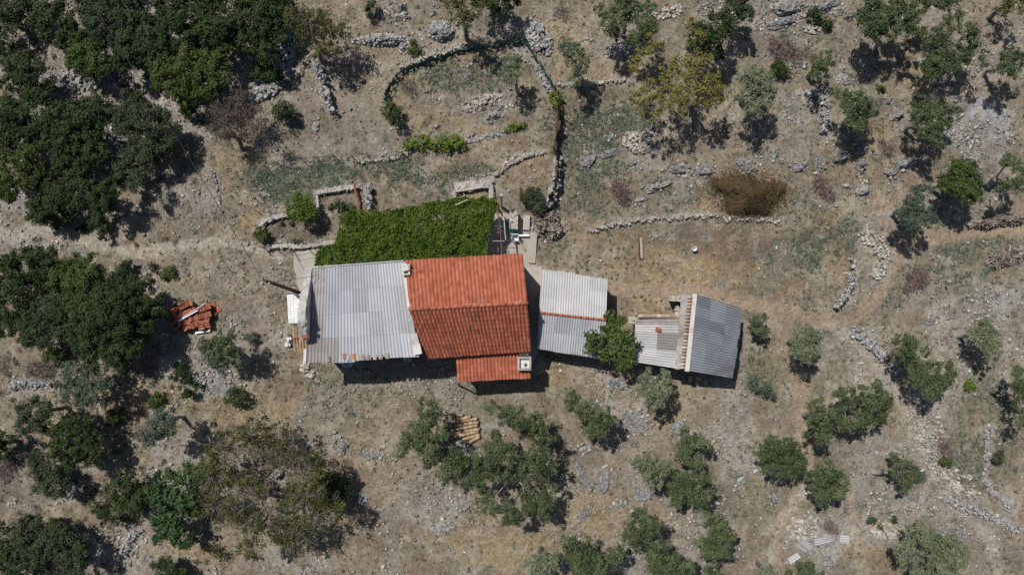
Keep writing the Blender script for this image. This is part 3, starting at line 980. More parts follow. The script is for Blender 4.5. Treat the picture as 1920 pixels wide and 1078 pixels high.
# ---- house with the red tiled roof
house_r = thing('house', 'house under a red curved-tile gable roof in the middle of the farmstead', 'house', (P(880, 575)[0], P(880, 575)[1], 0), 'farmhouse buildings')
zN, zR, zS = 3.80, 5.0, 2.95
rA, rB = P(767, 580, zR), P(989, 568, zR)
nC, nD = P(980, 477, zN), P(760, 490, zN)
sC, sD = P(996, 656, zS), P(801, 670, zS)
wl = inset([P(797, 668, zS), P(994, 656, zS), P(979, 482, zN), P(765, 493, zN)], .15)
walls_under([wl[0], wl[1], np.array([wl[1][0], (wl[1][1] + wl[2][1]) / 2, zR - .15]), wl[2], wl[3], np.array([wl[3][0], (wl[0][1] + wl[3][1]) / 2, zR - .15])], house_r, M['stone_wall'], drop=.12)
roofN = part('roof', *prism([nD - [0, 0, .10], nC - [0, 0, .10], rB - [0, 0, .12], rA - [0, 0, .12]], [nD - [0, 0, .02], nC - [0, 0, .02], rB - [0, 0, .02], rA - [0, 0, .02]]), M['dark_wood'], house_r)
roofS = part('roof', *prism([sD - [0, 0, .10], sC - [0, 0, .10], rB - [0, 0, .13], rA - [0, 0, .13]][::1], [sD - [0, 0, .02], sC - [0, 0, .02], rB - [0, 0, .025], rA - [0, 0, .025]][::1]), M['dark_wood'], house_r)
tiles_on([rB, rA, nD, nC], 31, 10, M['terracotta'], roofN, 300, seed=5)
tiles_on([rA, rB, sC, sD], 31, 11, M['terracotta_shaded'], roofS, 0, seed=6)
for k in range(17):
    a = rA + (rB - rA) * (k / 17); b = rA + (rB - rA) * ((k + 1.12) / 17)
    half_round(a + [0, 0, .0], b + [0, 0, .02], .11, M['terracotta'], house_r, 'ridge_tile')
V, F = beam(P(790, 579, 5.02), P(896, 571, 5.02), .14, .05); part('mortar_strip', V, F, M['mortar'], house_r)
V, F = beam(P(945, 570, 5.0), P(980, 565, 5.0), .12, .05); part('mortar_strip', V, F, M['mortar'], house_r)
# flashing of white mortar along the joint with the grey roof
fl = [(759, 494, 3.86, .11), (762, 520, 4.1, .13), (765, 545, 4.5, .12), (768, 575, 5.0, .10), (770, 600, 4.6, .10), (775, 625, 3.98, .16), (780, 645, 3.82, .24), (784, 664, 3.75, .22)]
mb = MB()
for (a, b) in zip(fl[:-1], fl[1:]):
    wd = (a[3] + b[3]) / 2
    pa, pb = P(*a[:3]), P(*b[:3])
    mb.add(*beam(pa, pb, wd * 2, .09))
part('flashing', mb.verts(), mb.F, M['mortar'], house_r)
c0 = P(764, 506, 3.75)
ch = part('chimney', *box(c0 - [0, 0, .3], .46, .60, 1.0, .06), M['mortar'], house_r)
part('chimney_cap', *box(c0 + [-.02, .10, .72], .36, .36, .07, .3), M['mortar'], ch)
part('flue_shade', *box(c0 + [.02, -.12, .702], .22, .22, .02, .3), M['opening_shade'], ch)  # thin dark plate on the solid top, in place of a shaded hole
V, F = tube([P(756, 510, 4.5), P(782, 503, 4.55)], [.02, .02], 5); part('antenna_rod', V, F, M['rust'], ch)

# ---- low annex with the square chimney
annex = thing('lean_to', 'low lean-to of bright red tiles with a square plastered chimney', 'lean-to', (P(925, 690)[0], P(925, 690)[1], 0), 'farmhouse buildings')
aA, aB, aC, aD = P(855, 665, 2.50), P(993, 654, 2.50), P(995, 708, 2.38), P(858, 715, 2.38)
walls_under(inset([aD, aC, aB, aA], .22), annex, M['stone_wall'], drop=.10)
aroof = part('roof', *prism([aD - [0, 0, .09], aC - [0, 0, .09], aB - [0, 0, .09], aA - [0, 0, .09]], [aD - [0, 0, .02], aC - [0, 0, .02], aB - [0, 0, .02], aA - [0, 0, .02]]), M['dark_wood'], annex)
tiles_on([aA, aB, aC, aD], 21, 6, M['terracotta'], aroof, 126, seed=8)
c1 = P(983, 680, 2.45)
mb = MB()
s_ = .78
for dx, dy, sx, sy in ((-.34, 0, .10, .78), (.34, 0, .10, .78), (0, .34, .58, .10), (0, -.34, .58, .10)):
    mb.add(*box(c1 + [dx, dy, -.2], sx, sy, .70))
chim = mb.build('chimney', M['plaster'], annex)
part('chimney_floor', *box(c1 + [0, 0, .0], .57, .57, .28), M['mortar'], chim)
part('flue_shade', *box(c1 + [.08, -.10, .27], .17, .17, .03, .4), M['opening_shade'], chim)  # dark plate painted as the shaded opening
for k in range(4):
    half_round(P(976 + k * 4.5, 666, 2.60), P(975.5 + k * 4.5, 655, 2.72), .075, M['tile_lichen'], chim, 'chimney_tile')
# awning post below the corner
V, F = beam(G(860, 722), P(860, 716, 2.2), .08, .08); part('post', V, F, M['dark_wood'], annex)

# ---- shed with grey sheets and a ridge of red tiles
shed = thing('shed', 'grey corrugated gable shed with a line of red ridge tiles, beside the red-roofed house', 'shed', (P(1072, 590)[0], P(1072, 590)[1], 0), 'farm sheds')
zr, ze = 2.75, 2.15
sA, sB = P(1011, 586, zr), P(1136, 600, zr)
sNC, sND = P(1139, 523, ze), P(1016, 506, ze)
sSC, sSD = P(1128, 672, ze - .1), P(1007, 653, ze - .1)
tp = inset([sSD, sSC, sNC, sND], .2)
ry_ = (tp[0] + tp[3]) / 2; rx_ = (tp[1] + tp[2]) / 2
walls_under([tp[0], tp[1], np.array([rx_[0], rx_[1], zr]), tp[2], tp[3], np.array([ry_[0], ry_[1], zr])], shed, M['stone_wall'], drop=.14)
sheets([sB, sA, sND, sNC], 4, 3, shed, lambda c, r, rs: 'fibre_pale' if rs.rand() < .85 else 'fibre', seed=14, pitch=.150)
sheets([sA, sB, sSC, sSD], 4, 2, shed, lambda c, r, rs: 'fibre', seed=15, pitch=.150)
for k in range(11):
    a = sA + (sB - sA) * (k / 11); b = sA + (sB - sA) * ((k + 1.1) / 11)
    half_round(a + [0, 0, .02], b + [0, 0, .035], .075, M['terracotta'] if k not in (3, 4) else M['tile_loose'], shed, 'ridge_tile')
V, F = beam(sSD + [0, 0, -.06], sSC + [0, 0, -.06], .06, .08); part('eave_board', V, F, M['timber'], shed)
V, F = beam(G(1050, 668) + [0, 0, .0], P(1040, 660, 1.9), .06, .06); part('prop', V, F, M['timber'], shed)

# ---- barn: pale lower roof, ruined corner, mortared ridge, dark upper roof
barn = thing('barn', 'ruined barn with one pale and one slate-dark corrugated roof either side of a mortared ridge', 'barn', (P(1290, 630)[0], P(1290, 630)[1], 0), 'farm sheds')
bzr = 2.75
R0, R1 = P(1306, 553, bzr), P(1291, 694, bzr)                    # ridge line, east edge of the mortar
cC, cD = P(1374, 708, 2.0), P(1391, 578, 2.0)
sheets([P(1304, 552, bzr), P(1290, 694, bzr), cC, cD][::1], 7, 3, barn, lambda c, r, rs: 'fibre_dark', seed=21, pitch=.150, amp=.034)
wl = inset([P(1291, 692, 2.0), cC, cD, P(1304, 554, 2.0)], .2)
wl[0][2] = wl[3][2] = bzr - .02
walls_under(wl, barn, M['stone_wall'], drop=.12)
pA, pB = P(1276, 592, 2.2), P(1268, 690, 2.2)
pC, pD = P(1191, 678, 2.0), P(1193, 594, 2.0)


def pick_b(c, r, rs):
    return 'fibre_patch' if (c in (2, 3) and r == 0) else 'fibre_worn' if c == 0 else 'fibre_pale'


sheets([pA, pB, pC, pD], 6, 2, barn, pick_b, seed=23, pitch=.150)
walls_under(inset([pC, pB, pA, pD], .15), barn, M['stone_wall'], drop=.12)
# ridge: grey stone wall top, row of tile ends, white mortar band
mb = MB()
ridge_pts = [(1283, 552), (1280, 600), (1275, 650), (1271, 692)]
for a, b in zip(ridge_pts[:-1], ridge_pts[1:]):
    mb.add(*prism([P(a[0] - 6, a[1], 0) * [1, 1, 0], P(b[0] - 6, b[1], 0) * [1, 1, 0], P(b[0] + 19, b[1], 0) * [1, 1, 0], P(a[0] + 19, a[1], 0) * [1, 1, 0]],
                  [P(a[0] - 6, a[1], 2.72), P(b[0] - 6, b[1], 2.72), P(b[0] + 19, b[1], 2.76), P(a[0] + 19, a[1], 2.76)]))
part('ridge_wall', mb.verts(), mb.F, M['plaster'], barn)
V, F = beam(P(1303, 551, 2.80), P(1288, 696, 2.80), .26, .07); part('mortar_band', V, F, M['mortar'], barn)
for k in range(22):
    t_ = (k + .5) / 22
    cx, cy = 1294 + (1279 - 1294) * t_, 554 + (692 - 554) * t_
    half_round(P(cx - 4.5, cy, 2.80), P(cx + 4.5, cy + .6, 2.84), .085, M['ridge_old'], barn, 'ridge_tile')
for k in range(12):
    t_ = (k + .5) / 12
    half_round(P(1277 - 6 * t_, 592 + 98 * t_, 2.25), P(1273.5 - 6 * t_, 598 + 98 * t_, 2.25), .07, M['ridge_old'] if k % 3 else M['tile_lichen'], barn, 'edge_tile')
for k in range(9):
    V, F = tile_shape(.2, .34, .05)
    part('eave_tile', V @ rotz(1.5 + rs.uniform(-.2, .2)).T + P(1200 + k * 8.5, 592.5, 2.26), F, M['ridge_old'], barn, True)
V, F = tile_shape(.22, .34, .05); part('roof_tile', V @ rotz(1.3).T + P(1234, 618, 2.23), F, M['tile_loose'], barn, True)
V, F = beam(G(1193, 588), P(1193, 588, 2.35), .12, .12); part('post', V, F, M['timber'], barn)
V, F = beam(P(1178, 597, 1.9), P(1200, 597, 2.0), .22, .10); part('plank', V, F, M['timber'], barn)
V, F = beam(P(1178, 603, 1.9), P(1196, 606, 1.95), .12, .08); part('plank', V, F, M['timber'], barn)
# ruined corner walls
mb = MB()
mb.add(*prism([G(1254, 563, -.2), G(1281, 565, -.2), G(1281, 556, -.2), G(1252, 554, -.2)], [P(1254, 564, 1.6), P(1281, 566, 2.3), P(1281, 556, 2.3), P(1252, 555, 1.5)]))
mb.add(*prism([G(1264, 592, -.2), G(1274, 592, -.2), G(1273, 568, -.2), G(1266, 572, -.2)], [P(1264, 592, 2.1), P(1276, 592, 2.1), P(1274, 572, 1.2), P(1267, 575, 1.3)]))
part('broken_wall', mb.verts(), mb.F, M['stone_wall'], barn)
it = [(P(px, py, z) , s) for px, py, z, s in [(1256, 559, 1.6, .3), (1262, 557, 1.75, .28), (1269, 559, 2., .3), (1275, 557, 2.2, .28), (1279, 560, 2.3, .26), (1259, 562, 1.6, .22), (1267, 582, 1.8, .28), (1269, 588, 2.05, .3), (1272, 590, 2.1, .25), (1270, 576, 1.4, .26)]]
stone_parts(it, 'pale_stone', barn)

# ---- patios and paving
def slab(label, pts, z, name='patio', mat='concrete'):
    top = [np.array([*P(px, py)[:2], z]) for px, py in pts]
    bot = [p - [0, 0, z + .3] for p in top]
    V, F = prism(bot, top)
    o = link(name, new_mesh(name, V, F, M[mat]))
    return tag(o, label, 'patio', kind='structure')


slab('pale concrete patio beside the end of the vine pergola', [(564, 556), (586, 556), (600, 500), (601, 462), (585, 466), (572, 471), (551, 472), (551, 500), (557, 525)], .05)
slab('grey concrete yard between the vine pergola and the firewood heap', [(930, 500), (1008, 500), (1006, 445), (995, 425), (985, 410), (958, 400), (905, 400), (905, 500)], .05)
slab('shaded concrete passage between the red-roofed house and the shed', [(984, 720), (1016, 640), (1016, 500), (975, 500)], .04)

# ---- white tiled lean-to at the parapet end
wl_ = thing('lean_to', 'small white-painted tiled lean-to against the parapet end of the grey house', 'lean-to', G(553, 580), 'farmhouse buildings')
zA, zB = 2.2, 1.75
q = [P(571, 551, zA), P(571, 606, zA), P(541, 606, zB), P(538, 553, zB)]
walls_under(inset([q[3], q[2], q[1], q[0]], .12), wl_, M['plaster'], drop=.08)
wroof = part('roof', *prism([k - [0, 0, .08] for k in (q[3], q[2], q[1], q[0])], [k - [0, 0, .01] for k in (q[3], q[2], q[1], q[0])]), M['whitewash'], wl_)
nrm = qnormal(q)
for i in range(13):
    for j in range(5):
        a = [bil(q, np.array(i / 13 + .012), np.array(j / 5 + .02)), bil(q, np.array((i + 1) / 13 - .012), np.array(j / 5 + .02)), bil(q, np.array((i + 1) / 13 - .012), np.array((j + 1) / 5 - .02)), bil(q, np.array(i / 13 + .012), np.array((j + 1) / 5 - .02))]
        hh_ = .028 + rs.uniform(0, .012) + (.02 if i > 9 and rs.rand() < .5 else 0)
        a = a[::-1]
        part('tile', *prism([k - nrm * .004 for k in a], [k + nrm * hh_ for k in a]), M['whitewash'], wroof)

# ---- low store with old yellow tiles below it
st_ = thing('store', 'tiny store roofed in lichen-yellow old tiles below the white lean-to', 'store', G(560, 637), 'farmhouse buildings')
q1 = [P(549, 612, 1.6), P(575, 614, 1.6), P(577, 633, 1.4), P(549, 633, 1.4)]
q2 = [P(549, 634, 1.4), P(577, 634, 1.4), P(578, 658, 1.15), P(553, 657, 1.15)]
walls_under(inset([q2[3], q2[2], q1[1], q1[0]], .15), st_, M['stone_wall'], drop=.12)
tiles_on(q1, 5, 2, M['tile_lichen'], st_, 10, seed=31, ht=.09)
tiles_on(q2, 5, 3, M['tile_lichen'], st_, 15, seed=32, ht=.09)
for k in range(6):
    half_round(P(549 + k * 4.6, 632.5, 1.5), P(554.2 + k * 4.6, 633, 1.52), .08, M['tile_loose'], st_, 'ridge_tile')

# ------------------------------------------------------------------ walls, heaps, rocks
dry_wall('curved pale drystone wall round the top of the small garden by the clipped bush', [(487, 436), (488, 420), (496, 412), (510, 407), (534, 403)], 8, .5, .26, seed=1, core=True)
dry_wall('straight pale garden wall ending at the concrete patio', [(500, 463), (529, 460), (562, 463), (596, 458), (628, 455)], 7, .45, .27, seed=2, core=True)
dry_wall('bleached wall closing the upper side of the stony seed bed beside the red pipe', [(593, 361), (620, 357), (645, 352), (668, 349)], 7, .5, .24, seed=3, core=True)
dry_wall('thin pale kerb wall down the short side of the stony seed bed', [(593, 361), (595, 380), (597, 398)], 3.5, .35, .18, seed=4, core=True)
dry_wall('dark stub of wall next to the red pipe with deep shade beside it', [(686, 350), (688, 370), (690, 390)], 9, .9, .3, 'limestone', seed=5)
dry_wall('thick ruined cistern wall of white stones behind the pergola', [(852, 352), (880, 348), (905, 343), (922, 344)], 18, .6, .3, seed=6, core=True)
dry_wall('short return wall of the ruined white cistern, overgrown with straw', [(921, 352), (921, 372)], 8, .6, .26, seed=7, maxparts=20, core=True)
dry_wall('narrow return wall at the far end of the ruined cistern', [(851, 358), (852, 376)], 5, .5, .22, seed=8, maxparts=20, core=True)
dry_wall('slanting single row of white stones rising from the cistern to the rusty fence', [(932, 326), (945, 311), (970, 297), (1000, 288), (1022, 284)], 7, .4, .27, seed=9)
dry_wall('tall dark terrace wall casting black shade below the rusty mesh fence', [(1048, 295), (1046, 320), (1043, 345), (1036, 368), (1028, 385)], 13, 1.1, .33, 'limestone', seed=10, maxparts=80)
dry_wall('long low pale wall above the yard with the lone beam', [(1100, 433), (1125, 425), (1160, 419), (1190, 414), (1230, 408), (1260, 409), (1300, 405), (1340, 403), (1370, 409), (1400, 412), (1430, 410), (1466, 415)], 6, .4, .28, seed=11, maxparts=110)
dry_wall('stone terrace edge curving to a point at the end of the fallow yard', [(1606, 488), (1606, 522), (1596, 548), (1582, 568), (1574, 578)], 5, .9, .25, 'limestone', seed=12)
dry_wall('broad spill of stones along the footpath bend beside the weedy terrace', [(1620, 436), (1640, 448), (1655, 462), (1662, 482), (1655, 505), (1645, 520)], 22, .3, .30, seed=13, maxparts=110, loose=1.5)
dry_wall('thick grey wall lying between two dirt paths below the terrace point', [(1607, 622), (1628, 634), (1650, 655), (1668, 678), (1690, 696)], 15, .5, .33, 'limestone', seed=14, maxparts=90, loose=1)
dry_wall('tumbled white wall following the lower footpath uphill of the leaning tree', [(1712, 735), (1722, 775), (1735, 825), (1745, 858), (1762, 886), (1786, 912)], 14, .3, .33, seed=15, maxparts=90, loose=2.)
dry_wall('grey layered wall running out at the bottom corner of the slope', [(1785, 938), (1812, 956), (1850, 963), (1880, 978), (1916, 998)], 13, .45, .34, 'limestone', seed=16, maxparts=80, loose=1.2)
dry_wall('short broken wall right beside the frame edge above the layered grey wall', [(1853, 905), (1868, 925), (1890, 942), (1905, 958)], 8, .35, .3, 'limestone', seed=17, loose=1.5)
dry_wall('steep grey retaining wall throwing a narrow shadow below the browning tree', [(588, 112), (597, 135), (608, 162), (614, 185), (617, 203)], 9, 1.0, .28, 'limestone', seed=18)
dry_wall('pale stone kerb under the green netting', [(752, 128), (790, 112), (830, 100), (858, 91)], 6, .35, .22, seed=19)
dry_wall('low stone line under the wire fence with leaning stakes', [(660, 303), (690, 300), (715, 298), (745, 292), (765, 288)], 6, .35, .25, seed=20)
dry_wall('upright grey terrace wall under the olives east of the manure heap', [(1512, 178), (1528, 174), (1544, 184), (1549, 205), (1548, 228), (1546, 246)], 9, .6, .28, 'limestone', seed=21, loose=1.5)
dry_wall('bleached wall stub in the scrub below the giant oak', [(18, 726), (40, 720), (70, 719), (104, 718)], 9, .4, .26, 'limestone', seed=22)
dry_wall('row of dark stones beside the bright green creeper', [(868, 264), (885, 262), (905, 257), (930, 251), (955, 243)], 5, .25, .24, 'limestone', seed=23, maxparts=30, loose=.3)
dry_wall('grey stones heaped along the inside of the netting near its peak', [(1008, 122), (1018, 140), (1028, 160), (1033, 172)], 8, .4, .3, 'limestone', seed=24, maxparts=30)
dry_wall('mossy wall at the top of the weed field below the isolated tall olive', [(1050, 158), (1080, 160), (1112, 158), (1140, 152), (1172, 148)], 6, .4, .3, 'pale_stone', seed=25, maxparts=40)
dry_wall('dark stepped wall in the thicket at the bottom of the scrub slope', [(124, 885), (130, 905), (140, 935)], 10, .6, .28, 'limestone', seed=26, maxparts=30)
dry_wall('fallen grey wall below the dark scrub beside the bottom thicket', [(252, 1000), (240, 1015), (228, 1040)], 10, .4, .26, 'limestone', seed=27, maxparts=30)
dry_wall('line of stones along the dirt track under the wires', [(396, 320), (403, 345), (410, 370), (414, 395)], 4, .25, .2, 'limestone', seed=28, maxparts=25)
dry_wall('crumbled wall end beside the slim olive at the frame side', [(1858, 800), (1850, 830), (1856, 870), (1850, 900)], 6, .3, .3, 'limestone', seed=29, maxparts=25)

rubble('round heap of grey stones with a hollow, uphill of the netting', 827, 60, 24, 19, 0, .7, .21, 230, seed=1)
rubble('crescent bank of grey stones under the browning tree', 718, 76, 48, 11, -2, .5, .2, 230, seed=2)
rubble('neat mound of small grey stones beside the yellow tree', 1163, 96, 27, 17, -10, .7, .17, 300, seed=3, parts=20)
rubble('long spill of grey stones outside the peak of the netting', 1010, 72, 22, 36, -30, .5, .26, 170, seed=4)
rubble('field stones spread between the dark wood and the browning tree', 532, 95, 20, 52, -12, .3, .26, 170, seed=5)
rubble('white stones spread under the twiggy purple tree', 500, 172, 36, 14, -25, .3, .24, 160, 'limestone', seed=6)
rubble('white rubble heap below the yellow tree', 1190, 268, 24, 20, 30, .3, .22, 150, 'pale_stone', seed=7)
rubble('rust-stained rubble dumped beside the broken roofing', 1505, 990, 32, 24, 0, .3, .22, 230, 'pale_stone', seed=8)
rubble('scatter of white stones beneath the two small round shrubs at the path fork', 1658, 995, 28, 14, 0, .15, .2, 120, 'pale_stone', seed=9)
rubble('small stones gathered on the inner slope of the netted field', 905, 192, 42, 14, -15, .15, .18, 130, 'pale_stone', seed=10)
rubble('stone scree under the dark oaks at the top of the scrub', 160, 150, 70, 20, -10, .1, .24, 220, 'limestone', seed=11)
rubble('stone scree below the small oak beside the track', 205, 270, 26, 45, -10, .1, .2, 160, 'limestone', seed=12)
rubble('white stones below the clipped pair of bushes by the bedrock', 1523, 55, 14, 9, 0, .1, .26, 26, 'pale_stone', parts=18, seed=16)
rubble('loose white stones crossing the weedy slope by the frame side', 1735, 800, 30, 60, -15, .1, .22, 170, 'pale_stone', seed=17)
rubble('scattered pale stones above the layered grey wall', 1800, 905, 40, 22, 30, .08, .26, 70, 'pale_stone', seed=18)
rubble('stones round the foot of the small house-side olive', 375, 705, 26, 12, -20, .1, .18, 90, 'limestone', seed=19)
rubble('stones along the top of the hill beside the bedrock', 1250, 25, 40, 10, -15, .1, .22, 60, 'pale_stone', seed=20)
rubble('limestone rubble outside the wall next to the patio end', 577, 692, 10, 18, -30, .2, .24, 40, 'pale_stone', parts=15, seed=21)

B = [  # label, px, py, rx, ry, ang, h, mat
    ('dark rounded boulder in the shade under the fig by the sheds', 1158, 720, 17, 11, -5, .5, 'bedrock'),
    ('wide flat grey slab below the olive with the kinked trunk', 1196, 790, 27, 18, 15, .3, 'bedrock'),
    ('grey boulder under the round pale olive', 1273, 800, 13, 16, 20, .4, 'bedrock'),
    ('small grey rock at the foot of the kinked olive trunk', 1098, 842, 11, 8, 0, .35, 'limestone'),
    ('ragged upright ridge of rock beyond the largest olive', 1092, 893, 10, 30, -25, .4, 'bedrock'),
    ('forked pale rock with a plank beside it', 1133, 903, 13, 20, 20, .4, 'bedrock'),
    ('knob of rock with a hole of shade under the silvery young olive', 1207, 927, 17, 11, -15, .45, 'bedrock'),
    ('long thin rock ledge below the forked pale rock', 1095, 965, 18, 8, -30, .35, 'bedrock'),
    ('low rock rib beside the silvery young olive', 1155, 948, 22, 6, -20, .2, 'bedrock'),
    ('larger of two grey boulders in the open below the grey house', 641, 838, 14, 13, 10, .5, 'bedrock'),
    ('smaller of two grey boulders in the open below the grey house', 632, 820, 9, 7, 30, .35, 'limestone'),
    ('flat white rock in the grass below the grey house', 693, 851, 20, 7, 8, .25, 'bedrock'),
    ('pale boulder caught inside the big bronze tree', 524, 886, 12, 10, 0, .7, 'limestone'),
    ('pale stone at the shadow edge of the big bronze tree', 680, 932, 11, 8, -20, .4, 'limestone'),
    ('whitish egg-shaped boulder on the bare slope above the terrace', 1618, 358, 12, 13, 30, .5, 'limestone'),
    ('largest grey boulder above the bare slope, ridged like a shell', 1695, 309, 23, 12, -20, .7, 'bedrock'),
    ('leaning wedge of rock with a sharp shadow among the boulders', 1578, 295, 17, 6, -35, .7, 'bedrock'),
    ('big split boulder in the middle of the rocky knot', 1610, 284, 18, 9, -10, .6, 'bedrock'),
    ('grey boulder below the split boulder in the rocky knot', 1610, 314, 13, 10, -30, .6, 'bedrock'),
    ('dark block beside the shell-ridged boulder', 1670, 325, 10, 8, 0, .5, 'bedrock'),
    ('rounded twin-humped boulder beside the driftwood heap', 1496, 311, 15, 8, 5, .45, 'bedrock'),
    ('rugged rock beside the manure heap under the yellow tree shade', 1322, 320, 18, 11, -20, .4, 'bedrock'),
    ('rugged rock above the white rubble west of the manure heap', 1270, 319, 17, 9, 10, .4, 'bedrock'),
    ('white and grey double boulder in the weedy field', 1226, 350, 24, 9, -12, .5, 'limestone'),
    ('slanting pale block below the double boulder', 1197, 376, 13, 7, -35, .4, 'pale_stone'),
    ('grey rock near the rusty fence in the weed field', 1101, 302, 17, 12, -20, .35, 'bedrock'),
    ('flat grey rock in the middle of the weed field', 1145, 286, 17, 8, -8, .3, 'bedrock'),
    ('small flat rock uphill of the weed field rocks', 1139, 258, 12, 5, -5, .25, 'bedrock'),
    ('mauve stone low in the weed field', 1187, 308, 8, 6, -20, .3, 'bedrock'),
    ('grey rock on the manure heap upper edge', 1408, 317, 11, 9, 10, .35, 'bedrock'),
    ('bluish rock in the shade fringe above the manure heap', 1391, 304, 9, 8, 0, .35, 'bedrock'),
    ('dark pointed rock beside a white stone near the driftwood', 1452, 290, 6, 11, 25, .45, 'bedrock'),
    ('single round white stone above the manure heap', 1465, 302, 5, 5, 0, .3, 'pale_stone'),
    ('layered boulder with a dark overhang beside the drooping olive', 1678, 214, 12, 10, 0, .6, 'bedrock'),
    ('small dark boulder above the layered boulder', 1665, 188, 7, 7, 0, .4, 'bedrock'),
    ('grey boulder in the dark olives at the top corner', 1765, 153, 11, 9, 0, .6, 'bedrock'),
    ('row of rocks below the dark olives at the top corner', 1790, 185, 12, 6, 0, .4, 'bedrock'),
    ('blue-grey rock between the brush and the pine-like olive', 1494, 122, 11, 7, 10, .35, 'bedrock'),
    ('rock shelf edge beside the drooping olive', 1580, 148, 17, 9, 10, .4, 'limestone'),
    ('biggest bedrock outcrop on the hilltop', 1478, 18, 36, 13, -12, .5, 'bedrock'),
    ('long bedrock ledge at the hilltop edge', 1548, 14, 30, 10, -25, .5, 'bedrock'),
    ('lower bedrock shelf below the hilltop outcrop', 1478, 38, 17, 9, -15, .45, 'bedrock'),
    ('weathered bedrock beside the dark hilltop bush', 1448, 50, 20, 9, -5, .4, 'bedrock'),
    ('bedrock patch beside the two clipped bushes', 1570, 22, 12, 8, -20, .4, 'limestone'),
    ('rock by the pale boulder edge under the top olives', 1592, 32, 8, 7, 0, .4, 'bedrock'),
    ('pale humped boulder inside the netted field', 922, 217, 13, 11, -15, .5, 'limestone'),
    ('small round dark boulder in the middle of the netted field', 877, 148, 5, 6, 0, .4, 'bedrock'),
    ('flat violet stone behind the humped boulder', 936, 203, 9, 5, -15, .25, 'bedrock'),
    ('white boulder by the round bush at the top edge', 752, 16, 9, 9, 0, .5, 'limestone'),
    ('broken white stones in a row below the round bush at the top edge', 752, 31, 22, 5, 5, .25, 'limestone'),
    ('flat blue-grey bedrock by the round bush below the tile stack', 413, 728, 25, 11, 10, .18, 'bedrock'),
    ('grey rock below the giant oak shade', 239, 722, 9, 9, 0, .4, 'bedrock'),
    ('blocky rock above the bright scrub thicket', 186, 1003, 9, 8, 0, .5, 'bedrock'),
    ('dark slab beside the last footpath at the bottom corner', 1800, 1000, 19, 13, 35, .35, 'bedrock'),
    ('faint grey slab next to the dark slab at the bottom corner', 1770, 992, 12, 8, -20, .2, 'bedrock'),
    ('grey stump-like rock below the broken roofing', 1553, 1054, 10, 10, 0, .5, 'bedrock'),
    ('single grey stone beside the straight bottom path', 1450, 935, 9, 8, 0, .4, 'bedrock'),
    ('weathered slab in the weeds past the brush heap', 1745, 602, 11, 6, -10, .3, 'bedrock'),
    ('grey stone beside the barn weeds', 1397, 733, 6, 9, 10, .4, 'bedrock'),
    ('first pale rock in the scrub beside the left thicket', 50, 362, 6, 6, 0, .35, 'limestone'),
    ('second pale rock in the scrub, long and blue-white', 66, 368, 9, 13, 20, .4, 'limestone'),
    ('white rock below the narrow dark oak by the track', 150, 390, 10, 7, 20, .4, 'limestone'),
    ('white rock split in two in the slope above the wires', 592, 238, 7, 14, 25, .35, 'pale_stone'),
    ('orange-stained rock at the end of the crescent bank', 757, 90, 8, 9, 0, .4, 'pale_stone'),
    ('white pebble boulder among the driftwood weeds', 1592, 349, 6, 5, 0, .35, 'pale_stone'),
    ('flat stones under the tile rows, bleached grey', 872, 836, 22, 10, 35, .25, 'limestone'),
    ('low grey rocks beyond the largest olive roots', 868, 945, 11, 9, 0, .3, 'limestone'),
    ('low cluster of weathered rocks below the olive with the fallen tiles', 830, 985, 24, 12, -30, .25, 'limestone'),
    ('small white block beside the tile stack and the track', 433, 614, 6, 4, -10, .25, 'pale_stone'),
]
for i, (lb, px, py, rx, ry, an, h, mt) in enumerate(B):
    boulder(lb, px, py, rx, ry, an, h, i + 3, 'bedrock' if mt == 'bedrock' else 'rock_pale')


# ------------------------------------------------------------------ vegetation
KIND = {   # leaf length, width, clump radius, leaf cover, depth of the shell
    'olive': (.145, .060, .23, 1.35, .6), 'pale': (.145, .060, .22, 1.25, .6), 'blue': (.14, .062, .22, 1.35, .55),
    'oak': (.14, .082, .26, 1.55, .45), 'oaky': (.14, .082, .25, 1.5, .45), 'oakg': (.13, .070, .25, 1.5, .5),
    'fig': (.20, .14, .28, 1.5, .5), 'lemon': (.15, .085, .24, 1.7, .45), 'walnut': (.19, .10, .26, 1.25, .6),
    'yellow': (.13, .075, .18, .56, .9), 'autumn': (.13, .075, .20, .42, .95), 'purple': (.10, .055, .22, .34, .9),
    'ivy': (.14, .09, .20, 1.7, .4),
}


def leaf_quads(pos, nrm, L, Wd, rs):
    n_ = len(pos)
    nrm = nrm / (np.linalg.norm(nrm, axis=1)[:, None] + 1e-9)
    r_ = rs.normal(size=(n_, 3))
    t_ = r_ - (r_ * nrm).sum(1)[:, None] * nrm
    t_ /= (np.linalg.norm(t_, axis=1)[:, None] + 1e-9)
    b_ = np.cross(nrm, t_)
    l_ = (L * rs.uniform(.7, 1.3, n_))[:, None] * .5; w_ = (Wd * rs.uniform(.7, 1.3, n_))[:, None] * .5
    return np.stack([pos - t_ * l_, pos + b_ * w_ - t_ * l_ * .1, pos + t_ * l_, pos - b_ * w_ - t_ * l_ * .1], 1)


